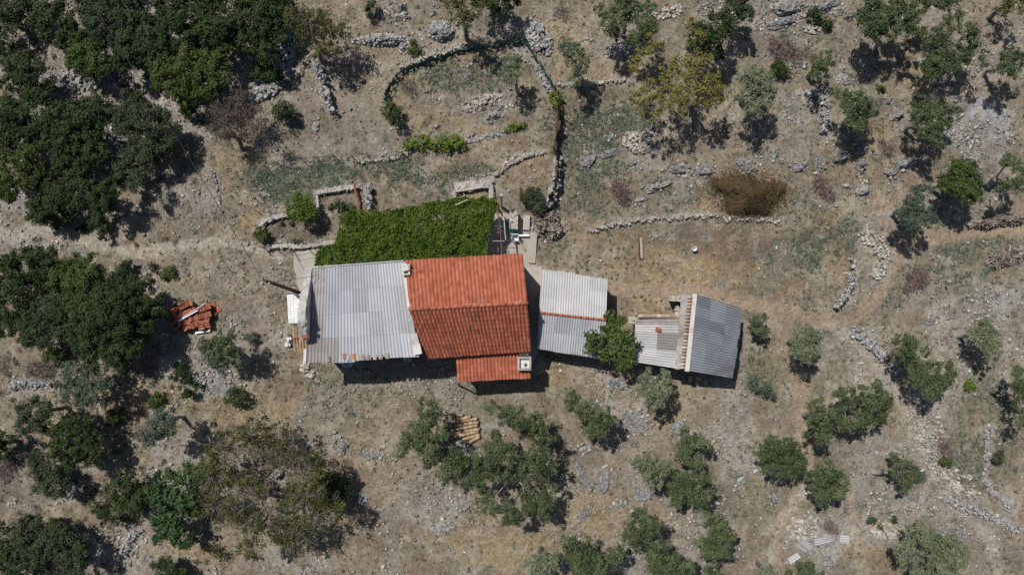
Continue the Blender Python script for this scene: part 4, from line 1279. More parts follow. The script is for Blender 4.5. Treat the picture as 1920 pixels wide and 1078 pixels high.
def lobe_leaves(c, r, kind, rs, zs=.78):
    dens = rs.uniform(.85, 1.3) if kind.startswith('oak') else rs.uniform(.55, 1.15); shift = rs.normal() * (.13 if kind != 'autumn' else .26)
    ax = rs.uniform(.8, 1.22); ax = np.array([ax, 1 / ax, 1.0])
    L, Wd, rc0, lai, depth = KIND[kind]
    rc = min(rc0 * (.75 + .3 * r), r * .6)
    ncl = max(5, int(3.1 * (r / rc) ** 2))
    d = rs.normal(size=(ncl * 2, 3)); d /= np.linalg.norm(d, axis=1)[:, None]
    d = d[d[:, 2] > -.45][:ncl]
    ncl = len(d)
    rr = r * (1 - depth * rs.rand(ncl) ** 2) * (.82 + .36 * rs.rand(ncl))
    cc = c + d * rr[:, None] * [1, 1, zs] * ax
    per = max(6, int(.88 * lai * math.pi * rc * rc / (L * Wd * .5)))
    k = rs.poisson(per * dens * rs.uniform(.5, 1.45, ncl)) + 2
    ci = np.repeat(np.arange(ncl), k); n_ = len(ci)
    e = rs.normal(size=(n_, 3)); e /= np.linalg.norm(e, axis=1)[:, None]
    q_ = e * (rc * (rs.rand(n_) ** .45) * rs.uniform(.75, 1.35, ncl)[ci])[:, None] * [1, 1, .75]
    pos = cc[ci] + q_
    nr = e * .55 + d[ci] * .35 + [0, 0, .45] + rs.normal(size=(n_, 3)) * .45
    tint = np.clip(rs.uniform(0, 1, ncl)[ci] * .55 + rs.rand(n_) * .5 - .03 + shift, 0, 1)
    return leaf_quads(pos, nr, L, Wd, rs), tint


def twigs_in(mb, c, r, n_, rs, rad=.014, start=None, droop=0.):
    for i in range(n_):
        d = rs.normal(size=3); d[2] = abs(d[2]) * .8; d /= np.linalg.norm(d)
        s_ = c + rs.normal(size=3) * r * .15 if start is None else start
        m_ = s_ + d * r * rs.uniform(.4, .6) + rs.normal(size=3) * r * .08
        e = s_ + d * r * rs.uniform(.85, 1.15) + rs.normal(size=3) * r * .15 - [0, 0, droop * r]
        mb.add(*tube([s_, m_, e], [rad, rad * .75, rad * .4], 3, False))
        if rs.rand() < .7:
            e2 = m_ + (rs.normal(size=3) * .5 + d) * r * .4
            mb.add(*tube([m_, e2], [rad * .7, rad * .35], 3, False))


TREE_N = [0]


def tree(name, label, cat, group, kind, h, lobes, base=None, trunk=.13, twigs=0, bark='bark', lean=None, lift=0.75, bare=0):
    """h: height of the middle of the crown. lobes: (px, py, radius px[, extra height])."""
    TREE_N[0] += 1
    rs = np.random.RandomState(1000 + TREE_N[0])
    W = []
    for lo in lobes:
        dz = lo[3] if len(lo) > 3 else 0
        hh_ = max(h + dz + rs.uniform(-.22, .22) * min(h, 2.), lo[2] / PPM * .45)
        r = lo[2] / PPM * (CAM_H - hh_) / CAM_H * (1.0 if kind.startswith('oak') else .97)
        g = P(lo[0], lo[1], hh_)
        g[2] += float(gz(g[0], g[1]))
        W.append((g, r))
    sat = []
    if kind not in ('ivy', 'purple') and h > .9:
        for g, r in W:                                                 # ragged edge: small sprays standing off each lobe
            for i in range(3):
                th = rs.uniform(0, 6.283); k_ = rs.uniform(.85, 1.22)
                sat.append((g + [math.cos(th) * r * k_, math.sin(th) * r * k_, r * rs.uniform(-.3, .35)], r * rs.uniform(.22, .48)))
    if base is None:
        b = np.average([g[:2] for g, r in W], axis=0, weights=[r * r for g, r in W])
    else:
        b = P(base[0], base[1])[:2]
    b = np.array([b[0], b[1], float(gz(*b))])
    rt = thing(name, label, cat, b, group)
    Q = []; T = []
    for g, r in W + sat:
        a, t_ = lobe_leaves(g, r * (.95 if sat and r > .3 else 1), kind, rs)
        Q.append(a); T.append(t_)
    Q = np.concatenate(Q); T = np.concatenate(T)
    Q[:, :, 2] = np.maximum(Q[:, :, 2], b[2] - .3 + .03)
    link('crown', quads_mesh('crown', Q - b, LM[kind], T), rt)
    mb = MB()
    top = np.mean([g for g, r in W], axis=0)
    fork = b + (top - b) * [.45, .45, .42] if h > 1.1 else b + [0, 0, .12]
    if h > 1.1:
        kx = b + (fork - b) * .5 + np.append(rs.normal(size=2) * .10, 0)
        mb.add(*tube([b - [0, 0, .2], kx, fork], [trunk * 1.35, trunk * 1.05, trunk * .9], 7))
    nodes = [(fork, min(.11, trunk * .75))]
    for g, r in sorted(W, key=lambda a: np.linalg.norm(a[0] - fork)):
        e = g + [0, 0, -r * .15]
        o_, ok_ = min(nodes, key=lambda a: np.linalg.norm(a[0] - e) + .15 * np.linalg.norm(a[0] - fork))
        m_ = o_ + (e - o_) * .5 + rs.normal(size=3) * .13 * min(1, h / 2)
        k_ = max(.02, min(ok_ * .8, trunk * .5))
        mb.add(*tube([o_, m_, e], [k_, k_ * .8, k_ * .5], 5, False))
        nodes.append((m_, k_ * .8)); nodes.append((e, k_ * .55))
        for i in range(2):
            d = rs.normal(size=3); d /= np.linalg.norm(d)
            mb.add(*tube([m_ + (e - m_) * .5, e + d * r * .8], [k_ * .4, k_ * .12], 4, False))
    for i in range(bare):                                              # bare limbs showing on top of the crown
        g, r = W[rs.randint(len(W))]
        s_ = fork + (g - fork) * .6 + [0, 0, r * .5]; d = rs.normal(size=3); d[2] = .25; d /= np.linalg.norm(d)
        e = s_ + d * r * 1.0 + [0, 0, r * .35]
        mb.add(*tube([(fork + s_) / 2, s_, e], [.04, .036, .016], 5, False))
        mb.add(*tube([(s_ + e) / 2, (s_ + e) / 2 + (rs.normal(size=3) + [0, 0, .5]) * .3], [.035, .015], 4, False))
    mb.build('trunk' if h > 1.1 else 'stems', M[bark], rt, True)
    if twigs:
        tb = MB()
        for g, r in W: twigs_in(tb, g, r * 1.05, max(4, int(twigs * r * r)), rs, start=None)
        tb.build('twigs', M['twig'], rt)['kind'] = 'stuff'
    return rt


GO, GK, GD, GS = 'olive trees round the farm', 'holm oaks and scrub of the thicket', 'half-bare deciduous trees', 'low bushes and shrubs'


def olive(label, lobes, h=1.9, kind='olive', **k):
    if len(lobes) > 4: k.setdefault('bare', 1)
    h *= 1.28 if lobes[0][1] < 600 else 1.40
    if sum(l[2] for l in lobes) < 48: h *= .8
    return tree('olive_tree', label, 'tree', GO, kind, h, lobes, bark='bark_pale' if k.get('bare') else 'bark', **k)
def oak(label, lobes, h=1.75, kind='oak', **k):
    h = min(h, 1.7 + .35 * (h - 1.7)) if h > 1.7 else h
    return tree('oak_tree', label, 'tree', GK, kind, h, lobes, **k)
def shrub(label, lobes, h=.35, kind='oak', **k): return tree('shrub', label, 'shrub', GS, kind, h, lobes, trunk=.05, **k)


# thicket at the top
oak('dark oak at the ragged outer edge of the top thicket, above a dry gap', [(105, 48, 36), (85, 25, 26), (130, 72, 22)])
oak('round yellow-green oak bulging over the pale scree at the thicket edge', [(165, 108, 32), (186, 125, 22), (152, 90, 20), (150, 122, 18)], kind='oaky', h=2.3)
oak('grey-green oak behind the round yellow-green oak', [(190, 42, 36), (172, 15, 30), (215, 66, 25)], kind='oakg')
oak('oak with a silvery patch in the middle of the top thicket', [(250, 50, 36), (280, 80, 28), (240, 18, 30), (232, 86, 20)], kind='oakg')
oak('dark low oak between the round yellow-green oak and the largest bright oak', [(240, 105, 22), (270, 112, 22), (300, 100, 26), (228, 120, 14)])
oak('largest bright green oak, hanging over the stony slope below the thicket', [(355, 130, 40), (388, 115, 30), (322, 150, 28), (380, 152, 30), (345, 172, 25), (404, 142, 24), (300, 130, 24), (352, 195, 14, -.8), (350, 212, 12, -1.2)], kind='oaky', h=2.6)
oak('tall dark oak at the very top centre of the thicket', [(345, 30, 40), (320, 60, 28), (372, 65, 28), (320, 2, 30)], h=2.5)
oak('deep green oak beside the last gap of the thicket', [(420, 30, 36), (400, 62, 28), (432, 70, 22), (400, -5, 30)], h=2.4, kind='oak')
oak('oak closing the thicket towards the browning tree', [(480, 32, 38), (502, 66, 32), (460, 80, 26), (520, 18, 28), (500, 98, 18)], h=2.4)
oak('oak cut by the top frame edge above the grey-green oak', [(200, -16, 32), (245, -18, 28), (160, -12, 24)], h=2.4, kind='oakg')
oak('oak cut by the top frame edge beside the browning tree', [(450, -14, 30), (505, -10, 30), (540, -4, 16)], h=2.4)
shrub('oak shrub in the scree below the end of the thicket', [(498, 130, 20), (516, 138, 13), (484, 140, 12)], .6)
# upper side of the scrub
oak('dark oak in the top corner of the frame', [(18, 18, 30), (10, 52, 24), (42, 10, 20), (-5, 80, 18)], kind='oakg')
shrub('small grey bush between the corner oak and the round oak of the scrub', [(14, 98, 18), (32, 88, 12), (2, 110, 14)], .6, 'oakg')
oak('compact oval oak standing alone above the scrub mass', [(50, 128, 32), (66, 165, 30), (36, 152, 26), (80, 182, 18)], h=2.2)
oak('oak of the scrub mass reaching the frame side above the first rocks', [(30, 225, 34), (14, 252, 30), (60, 240, 30), (10, 212, 22)], h=2.2)
oak('broad oak of the scrub mass next to the white scree gap', [(120, 225, 36), (150, 216, 26), (100, 256, 30), (160, 250, 26), (130, 268, 25), (172, 285, 20)], h=2.2)
shrub('dusty low bush on the scree above the tall dark oak', [(190, 205, 20), (214, 215, 19), (178, 190, 14)], .7, 'oakg')
shrub('dusty low bush between the large bright oak and the bare purple tree', [(238, 178, 15), (255, 190, 14)], .6, 'oakg')
oak('tall dark oak with a long shadow over the track start', [(270, 232, 38), (300, 250, 28), (250, 215, 24), (275, 282, 32), (242, 302, 24), (300, 285, 20), (232, 325, 20), (255, 335, 16)], h=2.6, kind='oakg')
oak('bright oak at the frame side above the pale rocks', [(25, 320, 40), (52, 300, 28), (15, 348, 24), (62, 332, 22)], kind='oaky')
oak('dark oak between the bright frame-side oak and the scree gap', [(150, 292, 34), (184, 288, 20), (120, 300, 22)], h=2.3)
oak('clustered oak just above the first pale footpath', [(85, 385, 22), (112, 376, 24), (76, 402, 18), (100, 358, 20), (116, 396, 20)], h=1.6)
oak('ragged oak with a detached round shadow beside the footpath', [(162, 355, 26), (196, 366, 24), (186, 388, 20), (206, 378, 17), (140, 335, 18)], h=2.2)
shrub('round grey bush at the foot of the clustered oak', [(108, 418, 15), (100, 410, 9)], .4, 'oakg')
shrub('upright oval bush on the footpath bend', [(188, 425, 14), (194, 440, 11), (186, 412, 9)], .6)
shrub('tiny bush beside the upright oval bush', [(155, 431, 9)], .2, 'oakg')
# giant oak group
oak('oak at the top of the middle thicket, by the frame side', [(50, 500, 34), (86, 512, 30), (25, 498, 22), (70, 482, 22)])
oak('oak of the middle thicket with a pale tip towards the track', [(132, 515, 29), (166, 512, 27), (110, 530, 20), (150, 535, 25), (195, 530, 16)], kind='oaky')
shrub('leaning bush between the middle thicket and the small bushes by the track', [(232, 508, 13), (224, 524, 12), (238, 498, 9)], .7)
shrub('small green bush beside a white stone above the tile stack', [(318, 512, 11), (310, 518, 7)], .25, 'oaky')
shrub('first tiny bush in the row above the tile stack', [(288, 503, 8)], .2, 'oakg')
shrub('tuft of yellow scrub below the tiny bush', [(275, 527, 7), (283, 527, 5)], .2, 'oaky')
oak('oak at the frame side of the giant oak', [(28, 570, 38), (8, 545, 30), (54, 602, 28), (22, 612, 25)])
oak('dark-gapped oak joined to the flank of the giant oak', [(92, 590, 36), (76, 622, 25), (112, 568, 25), (120, 615, 20)], kind='oakg')
oak('giant round oak, largest crown of all, next to the orange tile stack', [(200, 590, 62), (258, 600, 45), (172, 640, 42), (232, 558, 40), (190, 678, 25), (275, 572, 34), (160, 590, 40), (222, 648, 34), (215, 600, 55, .6)], h=2.8, trunk=.22)
shrub('yellow-green bush under the giant oak', [(110, 660, 17), (98, 668, 12)], .6, 'oaky')
olive('silvery olive below the giant oak', [(140, 700, 25), (176, 740, 27), (140, 738, 24), (190, 722, 18), (125, 715, 16)], 1.6, 'blue')
olive('dark round olive with a bare dark branch at the frame side', [(70, 770, 28), (56, 790, 20), (92, 768, 16)], 1.9, 'oakg')
oak('tall shrubby oak with a broad shadow in the lower scrub', [(132, 828, 36), (160, 846, 28), (148, 800, 24), (172, 838, 18)], h=2.4)
oak('browner oak leaning from the tall shrubby oak', [(90, 880, 28), (104, 905, 24), (72, 870, 18)], h=1.7, kind='oakg')
shrub('small dark bush in the shade below the silvery olive', [(220, 785, 15), (210, 778, 9)], .5)
shrub('small bright bush on the bare slope below the giant oak', [(296, 748, 13), (286, 756, 8), (306, 740, 7)], .3, 'oaky')
shrub('slim bush standing at the edge of the giant oak shade', [(348, 705, 13), (358, 726, 15), (338, 690, 9), (330, 706, 8)], .6, 'oak')
olive('lone olive between the tile stack and the grey house', [(420, 655, 25), (400, 660, 20), (436, 664, 20), (414, 640, 15), (390, 650, 12)], 1.7)
shrub('pale wispy bush under the lone house-side olive', [(420, 688, 12), (408, 682, 9)], .3, 'blue')
shrub('pale grey bush beside the lone house-side olive', [(470, 632, 10), (478, 640, 8)], .3, 'blue')
shrub('dense round bush on the flat bedrock', [(447, 745, 17), (440, 735, 10)], .6)
olive('grey olive with a dark double shadow uphill of the bronze tree', [(310, 790, 22), (284, 806, 20), (302, 776, 14), (320, 806, 12), (276, 820, 12)], 2.0, 'blue')
oak('oak clipped by the frame side in the lower scrub', [(12, 826, 20), (-4, 840, 18)], h=1.4)
oak('wide olive-green thicket oak in the bottom corner', [(62, 1000, 30), (100, 1006, 34), (130, 1030, 30), (60, 1040, 34), (100, 1060, 34), (150, 1050, 24), (110, 985, 16)], kind='oakg', h=2.1)
oak('oak under the frame edge at the bottom corner', [(16, 1008, 22), (20, 1052, 26), (-2, 1035, 22), (40, 1072, 20)], h=1.9)
oak('dark clustered oak uphill of the fig-green tree', [(240, 905, 21), (216, 920, 19), (266, 930, 24), (226, 946, 20), (255, 952, 16), (205, 966, 14)], h=1.6)
shrub('small round bush at the tip of the dark clustered oak', [(175, 951, 10)], .3, 'oaky')
tree('fig_tree', 'rich green large-leaved tree pressed against the bronze tree', 'tree', GD, 'fig', 2.4, [(310, 902, 20), (345, 890, 20), (300, 930, 20), (342, 930, 24), (310, 960, 24), (320, 990, 22), (346, 1006, 18), (386, 872, 12), (400, 862, 8), (355, 952, 18), (380, 885, 14), (298, 1005, 10)], bare=3)
tree('deciduous_tree', 'huge bronze-green tree thinning to grey twigs below the grey house', 'tree', GD, 'autumn', 3.0,
     [(430, 840, 38), (480, 822, 36), (530, 840, 38), (565, 870, 36), (402, 885, 34), (410, 935, 38, -.5), (462, 905, 34, .5), (548, 930, 26, -.6), (578, 925, 34, .3), (440, 965, 30, .6), (490, 985, 42), (552, 985, 38, -.4), (602, 965, 30, .5), (455, 815, 20), (395, 850, 18), (640, 960, 16), (580, 1015, 18, -.5), (470, 1025, 22), (382, 940, 20), (600, 905, 22), (620, 940, 22), (540, 1015, 22)], trunk=.24, twigs=34, base=(512, 925))
oak('dark evergreen bush beneath the edge of the bronze tree', [(622, 910, 26), (602, 922, 20), (640, 898, 16), (612, 935, 16)], h=1.2)
shrub('brown-green bush below the bronze tree near the bottom edge', [(400, 1030, 14), (415, 1040, 12), (465, 1045, 13)], .5, 'autumn')
oak('low oak cut by the bottom frame edge below the bronze tree', [(318, 1072, 24), (300, 1070, 16), (338, 1075, 14)], h=1.2)
# centre
olive('olive with a dark hollow beside the fallen tile rows', [(805, 766, 20), (820, 785, 15), (786, 815, 26), (765, 834, 21), (802, 840, 26), (764, 822, 14), (828, 812, 12), (795, 790, 14)], 2.1, base=(838, 838))
olive('smaller olive on the far side of the flat stones, joined to the hollow olive', [(852, 850, 17), (855, 875, 24), (842, 884, 18), (866, 862, 12)], 1.8)
olive('largest olive of the grove, ring-shaped with pale dead limbs inside', [(925, 765, 11), (958, 776, 17), (945, 785, 14), (975, 790, 24), (1000, 802, 24), (1016, 830, 23), (1005, 855, 23), (1018, 868, 20), (930, 846, 28), (910, 862, 24), (950, 855, 20), (906, 885, 23), (938, 890, 20), (890, 905, 15), (915, 935, 17), (925, 950, 13), (955, 960, 20), (990, 920, 18), (1015, 945, 23), (998, 952, 18), (1035, 915, 9), (970, 966, 16), (930, 815, 9), (985, 880, 18), (1012, 890, 14)], 2.2, base=(962, 905), trunk=.18, bare=5)
olive('olive with a kinked thin trunk between the largest olive and the round pale olive', [(1085, 760, 21), (1110, 776, 24), (1132, 790, 18), (1116, 806, 18), (1074, 750, 13), (1140, 776, 12)], 2.3, base=(1108, 838))
olive('round pale olive just below the fig and the barn', [(1225, 722, 24), (1242, 735, 19), (1210, 736, 17), (1226, 756, 14), (1246, 705, 11), (1205, 715, 12)], 1.9, 'pale')
olive('dark olive of many small tufts above the low dark olive', [(1290, 825, 18), (1312, 830, 15), (1285, 850, 18), (1306, 860, 14), (1274, 850, 12), (1330, 835, 9)], 2.0, bare=2)
olive('low dark olive fused below the tufted dark olive', [(1270, 906, 21), (1300, 900, 21), (1290, 926, 23), (1320, 920, 17), (1270, 930, 15), (1315, 940, 14), (1320, 895, 12)], 1.7, bare=1)
olive('silvery young olive leaning on the low dark olive', [(1210, 870, 17), (1226, 886, 19), (1240, 880, 13), (1226, 906, 14), (1195, 868, 11), (1238, 902, 11), (1212, 856, 8), (1250, 868, 8)], 1.8, 'pale')
olive('olive with a pale forked limb on top, uphill of the white boards', [(1465, 840, 23), (1440, 850, 21), (1490, 855, 21), (1460, 870, 23), (1490, 876, 17), (1425, 846, 11), (1446, 882, 13), (1480, 832, 14)], 1.9, bare=3)
olive('olive with a Y of bare grey limbs beside the path fork', [(1545, 890, 23), (1530, 905, 17), (1570, 905, 19), (1550, 922, 20), (1575, 926, 13), (1530, 890, 15), (1540, 930, 13), (1560, 882, 14)], 2.0, bare=4)
olive('largest olive of the trio below the paths meeting', [(1530, 760, 16), (1545, 786, 24), (1535, 806, 21), (1560, 776, 17), (1545, 820, 14), (1525, 790, 13)], 1.9)
olive('middle olive of the trio below the paths meeting', [(1590, 744, 17), (1575, 740, 11), (1601, 790, 19), (1620, 786, 14), (1590, 800, 14), (1590, 760, 12)], 1.8)
olive('olive of the trio nearest to the lower footpath', [(1640, 735, 19), (1655, 745, 19), (1640, 756, 17), (1660, 760, 13), (1625, 745, 12), (1650, 782, 11), (1632, 762, 11)], 1.8, bare=1)
olive('olive on the bare strip between the barn and the thick grey wall', [(1510, 642, 24), (1500, 655, 17), (1525, 625, 14), (1536, 636, 9), (1510, 672, 14), (1522, 656, 16), (1496, 638, 12)], 2.0, 'pale')
olive('small olive with a crooked shadow at the barn corner', [(1425, 600, 13), (1420, 615, 11), (1430, 623, 10), (1415, 606, 9)], 1.4, base=(1400, 612), trunk=.07)
shrub('thin pale green scrub by the barn end', [(1435, 728, 11), (1412, 716, 10), (1446, 738, 10), (1420, 730, 7)], .7, 'blue')
olive('long drawn-out olive leaning downhill beside the thick grey wall', [(1704, 640, 19), (1700, 660, 21), (1710, 680, 19), (1725, 696, 21), (1745, 702, 21), (1760, 716, 24), (1780, 700, 17), (1750, 736, 19), (1738, 662, 9), (1725, 715, 15)], 2.1, bare=2)
olive('olive with a light crown between the weeds and the frame side', [(1850, 620, 17), (1840, 640, 15), (1870, 640, 17), (1866, 666, 15), (1830, 626, 11), (1850, 606, 11)], 1.9, 'pale')
shrub('single bright lime-green bush below the drawn-out olive', [(1820, 722, 10), (1815, 718, 6)], .35, 'ivy')
olive('fallen olive still leafy at the tip of its lying trunk', [(1690, 866, 17), (1685, 886, 14), (1700, 900, 15), (1710, 890, 11), (1680, 856, 9), (1695, 915, 9)], 1.2, base=(1632, 884), trunk=.16)
shrub('grey-green bush at the tip of the fallen olive', [(1719, 890, 13), (1714, 880, 8)], .35, 'blue')
shrub('small green bush on the tumbled white wall', [(1772, 868, 9), (1766, 862, 7)], .35, 'oaky')
shrub('green bush beside the weedy slope stones', [(1870, 858, 9), (1874, 848, 6)], .4, 'oakg')
olive('broad leafy olive cut by the bottom edge below the layered wall', [(1725, 1000, 21), (1746, 1030, 32), (1780, 1036, 28), (1710, 1040, 24), (1762, 1060, 32), (1786, 1010, 14), (1735, 1076, 24), (1700, 1030, 17), (1800, 1055, 14)], 2.0, 'pale')
olive('olive clipped by the frame side beside the weedy slope', [(1916, 750, 24), (1912, 722, 15), (1918, 792, 13), (1914, 700, 11)], 1.9)
olive('olive with white stones at its crotch above the bottom grove', [(1345, 985, 17), (1330, 970, 14), (1350, 1002, 19), (1320, 1016, 17), (1345, 1032, 20), (1330, 1030, 17), (1360, 985, 11), (1368, 1005, 9)], 2.0, bare=1)
olive('tall olive at the upper end of the bottom grove', [(1195, 985, 23), (1215, 985, 20), (1185, 1005, 19), (1206, 1006, 17), (1235, 1020, 14), (1200, 965, 13)], 2.2)
olive('wide dark olive in the bottom grove with a yellowing tip', [(1080, 1030, 23), (1106, 1046, 28), (1066, 1015, 14), (1130, 1050, 20), (1160, 1040, 15), (1120, 1070, 24), (1090, 1066, 19), (1075, 1050, 16)], 2.0, bare=2)
olive('olive at the frame edge between the bottom grove and the bare lane', [(1228, 1040, 18), (1240, 1062, 24), (1262, 1070, 24), (1282, 1066, 14), (1290, 1058, 10)], 1.9)
olive('pale olive at the bottom edge in the straw-coloured grass', [(1020, 1056, 23), (1000, 1066, 17), (1040, 1050, 14), (1012, 1042, 12)], 1.8, 'pale')
olive('sprig of olive just entering the bottom edge beside the bottom grove', [(1330, 1073, 13), (1345, 1078, 10)], 1.5)
olive('olive top entering the bottom edge by the footpath', [(1434, 1072, 13), (1445, 1078, 11)], 1.5, 'pale')
olive('olive top entering the bottom edge below the rusty rubble', [(1510, 1073, 18), (1490, 1078, 14), (1530, 1078, 12)], 1.5)
# top right
olive('sprawling dark olive with a hollow beside the neat stone mound', [(1160, 25, 20), (1145, 46, 18), (1185, 15, 22), (1206, 56, 20), (1150, 62, 13), (1195, 70, 17), (1216, 40, 14), (1130, 20, 14), (1170, 5, 18), (1205, 80, 11), (1215, 15, 13)], 2.3, 'olive', base=(1168, 62))
olive('tall narrow pale olive outside the netting corner', [(1075, 95, 17), (1064, 85, 13), (1080, 115, 17), (1086, 135, 13), (1096, 106, 13), (1072, 110, 13), (1080, 150, 10, -.6)], 2.1, 'pale', base=(1090, 160))
olive('isolated young olive inside the netted field', [(960, 118, 15), (948, 134, 13), (968, 138, 14), (955, 148, 10), (972, 122, 10)], 2.0, 'pale', base=(973, 178), trunk=.10)
tree('deciduous_tree', 'big sparse yellow tree with black limbs above the manure heap', 'tree', GD, 'yellow', 3.4,
     [(1225, 85, 17), (1195, 112, 14), (1190, 128, 11), (1290, 52, 15), (1300, 100, 20), (1265, 122, 20), (1250, 150, 20), (1290, 146, 24), (1320, 120, 18), (1325, 170, 23), (1280, 190, 23), (1240, 190, 20), (1200, 200, 14), (1336, 190, 16), (1346, 176, 13), (1190, 182, 11), (1215, 160, 13), (1270, 170, 20), (1310, 70, 13), (1335, 150, 14), (1230, 215, 10)], base=(1316, 244), trunk=.20, twigs=48)
olive('dark evergreen behind the yellow tree at the hilltop', [(1320, 70, 23), (1350, 42, 20), (1336, 90, 18), (1345, 62, 18), (1312, 58, 11), (1345, 105, 9, -.8)], 2.2, 'oak')
olive('dark evergreen touching the top edge beside the bedrock', [(1372, 20, 20), (1392, 8, 17), (1400, 28, 12), (1380, -4, 16)], 2.0, 'oakg')
olive('big rounded silver-green olive with a solid black shadow', [(1415, 150, 23), (1405, 176, 20), (1430, 180, 20), (1415, 206, 18), (1400, 150, 14), (1436, 152, 14), (1442, 168, 13), (1418, 135, 11)], 2.4, 'pale')
olive('small upright olive below the dry brush of the hilltop', [(1540, 114, 15), (1530, 130, 13), (1546, 126, 13), (1525, 146, 9)], 1.7, 'olive')
olive('drooping olive over a crooked trunk east of the terrace wall', [(1600, 195, 21), (1590, 216, 17), (1612, 216, 20), (1630, 206, 15), (1566, 178, 11), (1580, 186, 13), (1610, 236, 13)], 2.1, base=(1580, 238))
olive('full two-headed olive near the hilltop ledge', [(1630, 25, 20), (1620, 50, 20), (1650, 40, 23), (1640, 70, 14), (1612, 34, 13), (1635, 8, 13)], 2.4, base=(1640, 92))
olive('olive crown joined beside the two-headed hilltop olive', [(1690, 30, 23), (1700, 52, 17), (1666, 60, 18), (1682, 14, 17), (1708, 30, 12)], 2.4)
olive('dark olive against the top edge above the great dark olive', [(1745, 10, 21), (1770, 2, 18), (1725, 5, 14)], 2.2)
olive('great dark olive of many crowns below the top corner', [(1790, 38, 17), (1762, 60, 20), (1738, 86, 20), (1750, 116, 23), (1772, 110, 20), (1746, 140, 17), (1812, 58, 14), (1816, 90, 20), (1800, 106, 18), (1826, 76, 13), (1786, 126, 14), (1840, 116, 10), (1720, 60, 11), (1765, 90, 14)], 2.3, bare=3, trunk=.2)
olive('slender olive on the ash-grey bank at the top corner', [(1890, 115, 16), (1900, 104, 13), (1882, 130, 13), (1896, 140, 10), (1906, 118, 9)], 1.9)
olive('olive over the layered boulder and the blue scree', [(1740, 196, 17), (1756, 216, 20), (1726, 211, 17), (1786, 216, 13), (1736, 246, 18), (1750, 256, 17), (1771, 236, 14), (1720, 231, 11)], 2.0)
olive('well-rounded green olive above the long brushwood pile', [(1800, 325, 23), (1826, 330, 20), (1790, 346, 20), (1816, 356, 20), (1836, 350, 13), (1805, 311, 14), (1830, 370, 11), (1776, 340, 13)], 2.1, 'oaky', trunk=.15)
olive('bluish twin-crowned olive in the fork of the paths', [(1715, 366, 16), (1736, 356, 13), (1705, 401, 22), (1730, 406, 19), (1690, 396, 13), (1716, 420, 14), (1741, 414, 11), (1720, 382, 10)], 2.0, 'blue')
olive('olive clipped by the frame side above the long brushwood pile', [(1900, 300, 15), (1900, 346, 18), (1886, 350, 13), (1916, 330, 13), (1908, 312, 11)], 2.0)
olive('dark bush filling the top corner of the frame', [(1880, 8, 20), (1910, 20, 17), (1900, -4, 18)], 1.8, 'autumn')
shrub('round deep-green bush beside the big silver-green olive', [(1461, 131, 15), (1450, 136, 9), (1470, 138, 9)], .5, 'oak')
shrub('upper of the two clipped bushes by the hilltop bedrock', [(1523, 29, 12)], .4, 'oak')
shrub('lower of the two clipped bushes by the hilltop bedrock', [(1547, 45, 10), (1540, 42, 6)], .35, 'oak')
shrub('little green bush on the slope below the drooping olive', [(1648, 170, 6)], .2, 'oaky')
tree('deciduous_tree', 'browning tree with a flat crown at the end of the dark thicket', 'tree', GD, 'autumn', 2.8, [(580, 42, 30), (620, 46, 28), (555, 30, 20), (600, 70, 26), (642, 64, 20), (566, 62, 20), (622, 86, 17), (596, 95, 12)], base=(602, 118), twigs=20)
tree('deciduous_tree', 'thin dark tree at the top edge above the netting', 'tree', GD, 'autumn', 3.0, [(858, 14, 26), (884, 30, 18), (840, 8, 16), (900, 12, 14), (870, 45, 12)], base=(874, 75), twigs=22)
oak('dark evergreen in shade at the top edge between netting and stones', [(930, -4, 26), (958, 2, 16), (905, -8, 18)], h=2.4)
tree('deciduous_tree', 'almost leafless purple-brown tree between thicket and wires', 'tree', GD, 'purple', 2.3, [(440, 216, 32), (415, 236, 26), (470, 216, 22), (450, 190, 22), (402, 208, 18), (480, 240, 20), (425, 255, 16)], base=(450, 285), twigs=75)
shrub('round dark holly-like bush alone on the stony bank', [(535, 214, 19), (520, 210, 13), (546, 218, 11)], .7, 'oakg')
shrub('dark double bush growing through the netting end', [(735, 206, 14), (746, 226, 13), (728, 194, 10)], .7, 'oak')
shrub('round bush among white stones at the top edge', [(699, 22, 13), (692, 26, 8)], .5, 'oakg')
shrub('low green tuft beside the crescent bank', [(776, 92, 10), (784, 96, 6)], .3, 'oaky')
shrub('bright green creeper sprawling along the old stone row', [(775, 270, 12), (795, 268, 12), (815, 271, 10), (835, 268, 17), (850, 265, 15), (862, 270, 11), (762, 274, 7)], .35, 'ivy')
shrub('long flat bright creeper above the slanting white stones', [(952, 240, 6), (962, 238, 7), (974, 237, 7), (983, 235, 5)], .15, 'ivy')
shrub('yellow-green tuft at the joint of netting and rusty fence', [(1043, 185, 12), (1046, 198, 9), (1040, 176, 8)], .5, 'ivy')
tree('lemon_tree', 'fresh green lemon tree beside the stony seed bed', 'tree', 'garden plants', 'lemon', 1.5, [(565, 388, 22), (550, 396, 15), (576, 404, 15), (560, 375, 12), (580, 385, 10), (562, 410, 11)])
shrub('perfectly round clipped bush at the garden wall corner', [(489, 441, 13), (489, 440, 9)], .55, 'oaky')
shrub('small dark potted-looking shrub in the stony seed bed', [(637, 385, 9), (641, 388, 7)], .3, 'oak')
shrub('grey-blue small plant next to the red pipe', [(657, 387, 7)], .2, 'blue')
shrub('smallest shrub of the stony seed bed', [(621, 386, 5)], .15, 'oak')
shrub('small shrub in the lower garden by the straight wall', [(556, 453, 6)], .2, 'oak')
shrub('small shrub in the dark soil of the upper garden', [(527, 420, 5)], .15, 'oakg')
shrub('small shrub beneath the lemon tree', [(547, 417, 5)], .15, 'oakg')
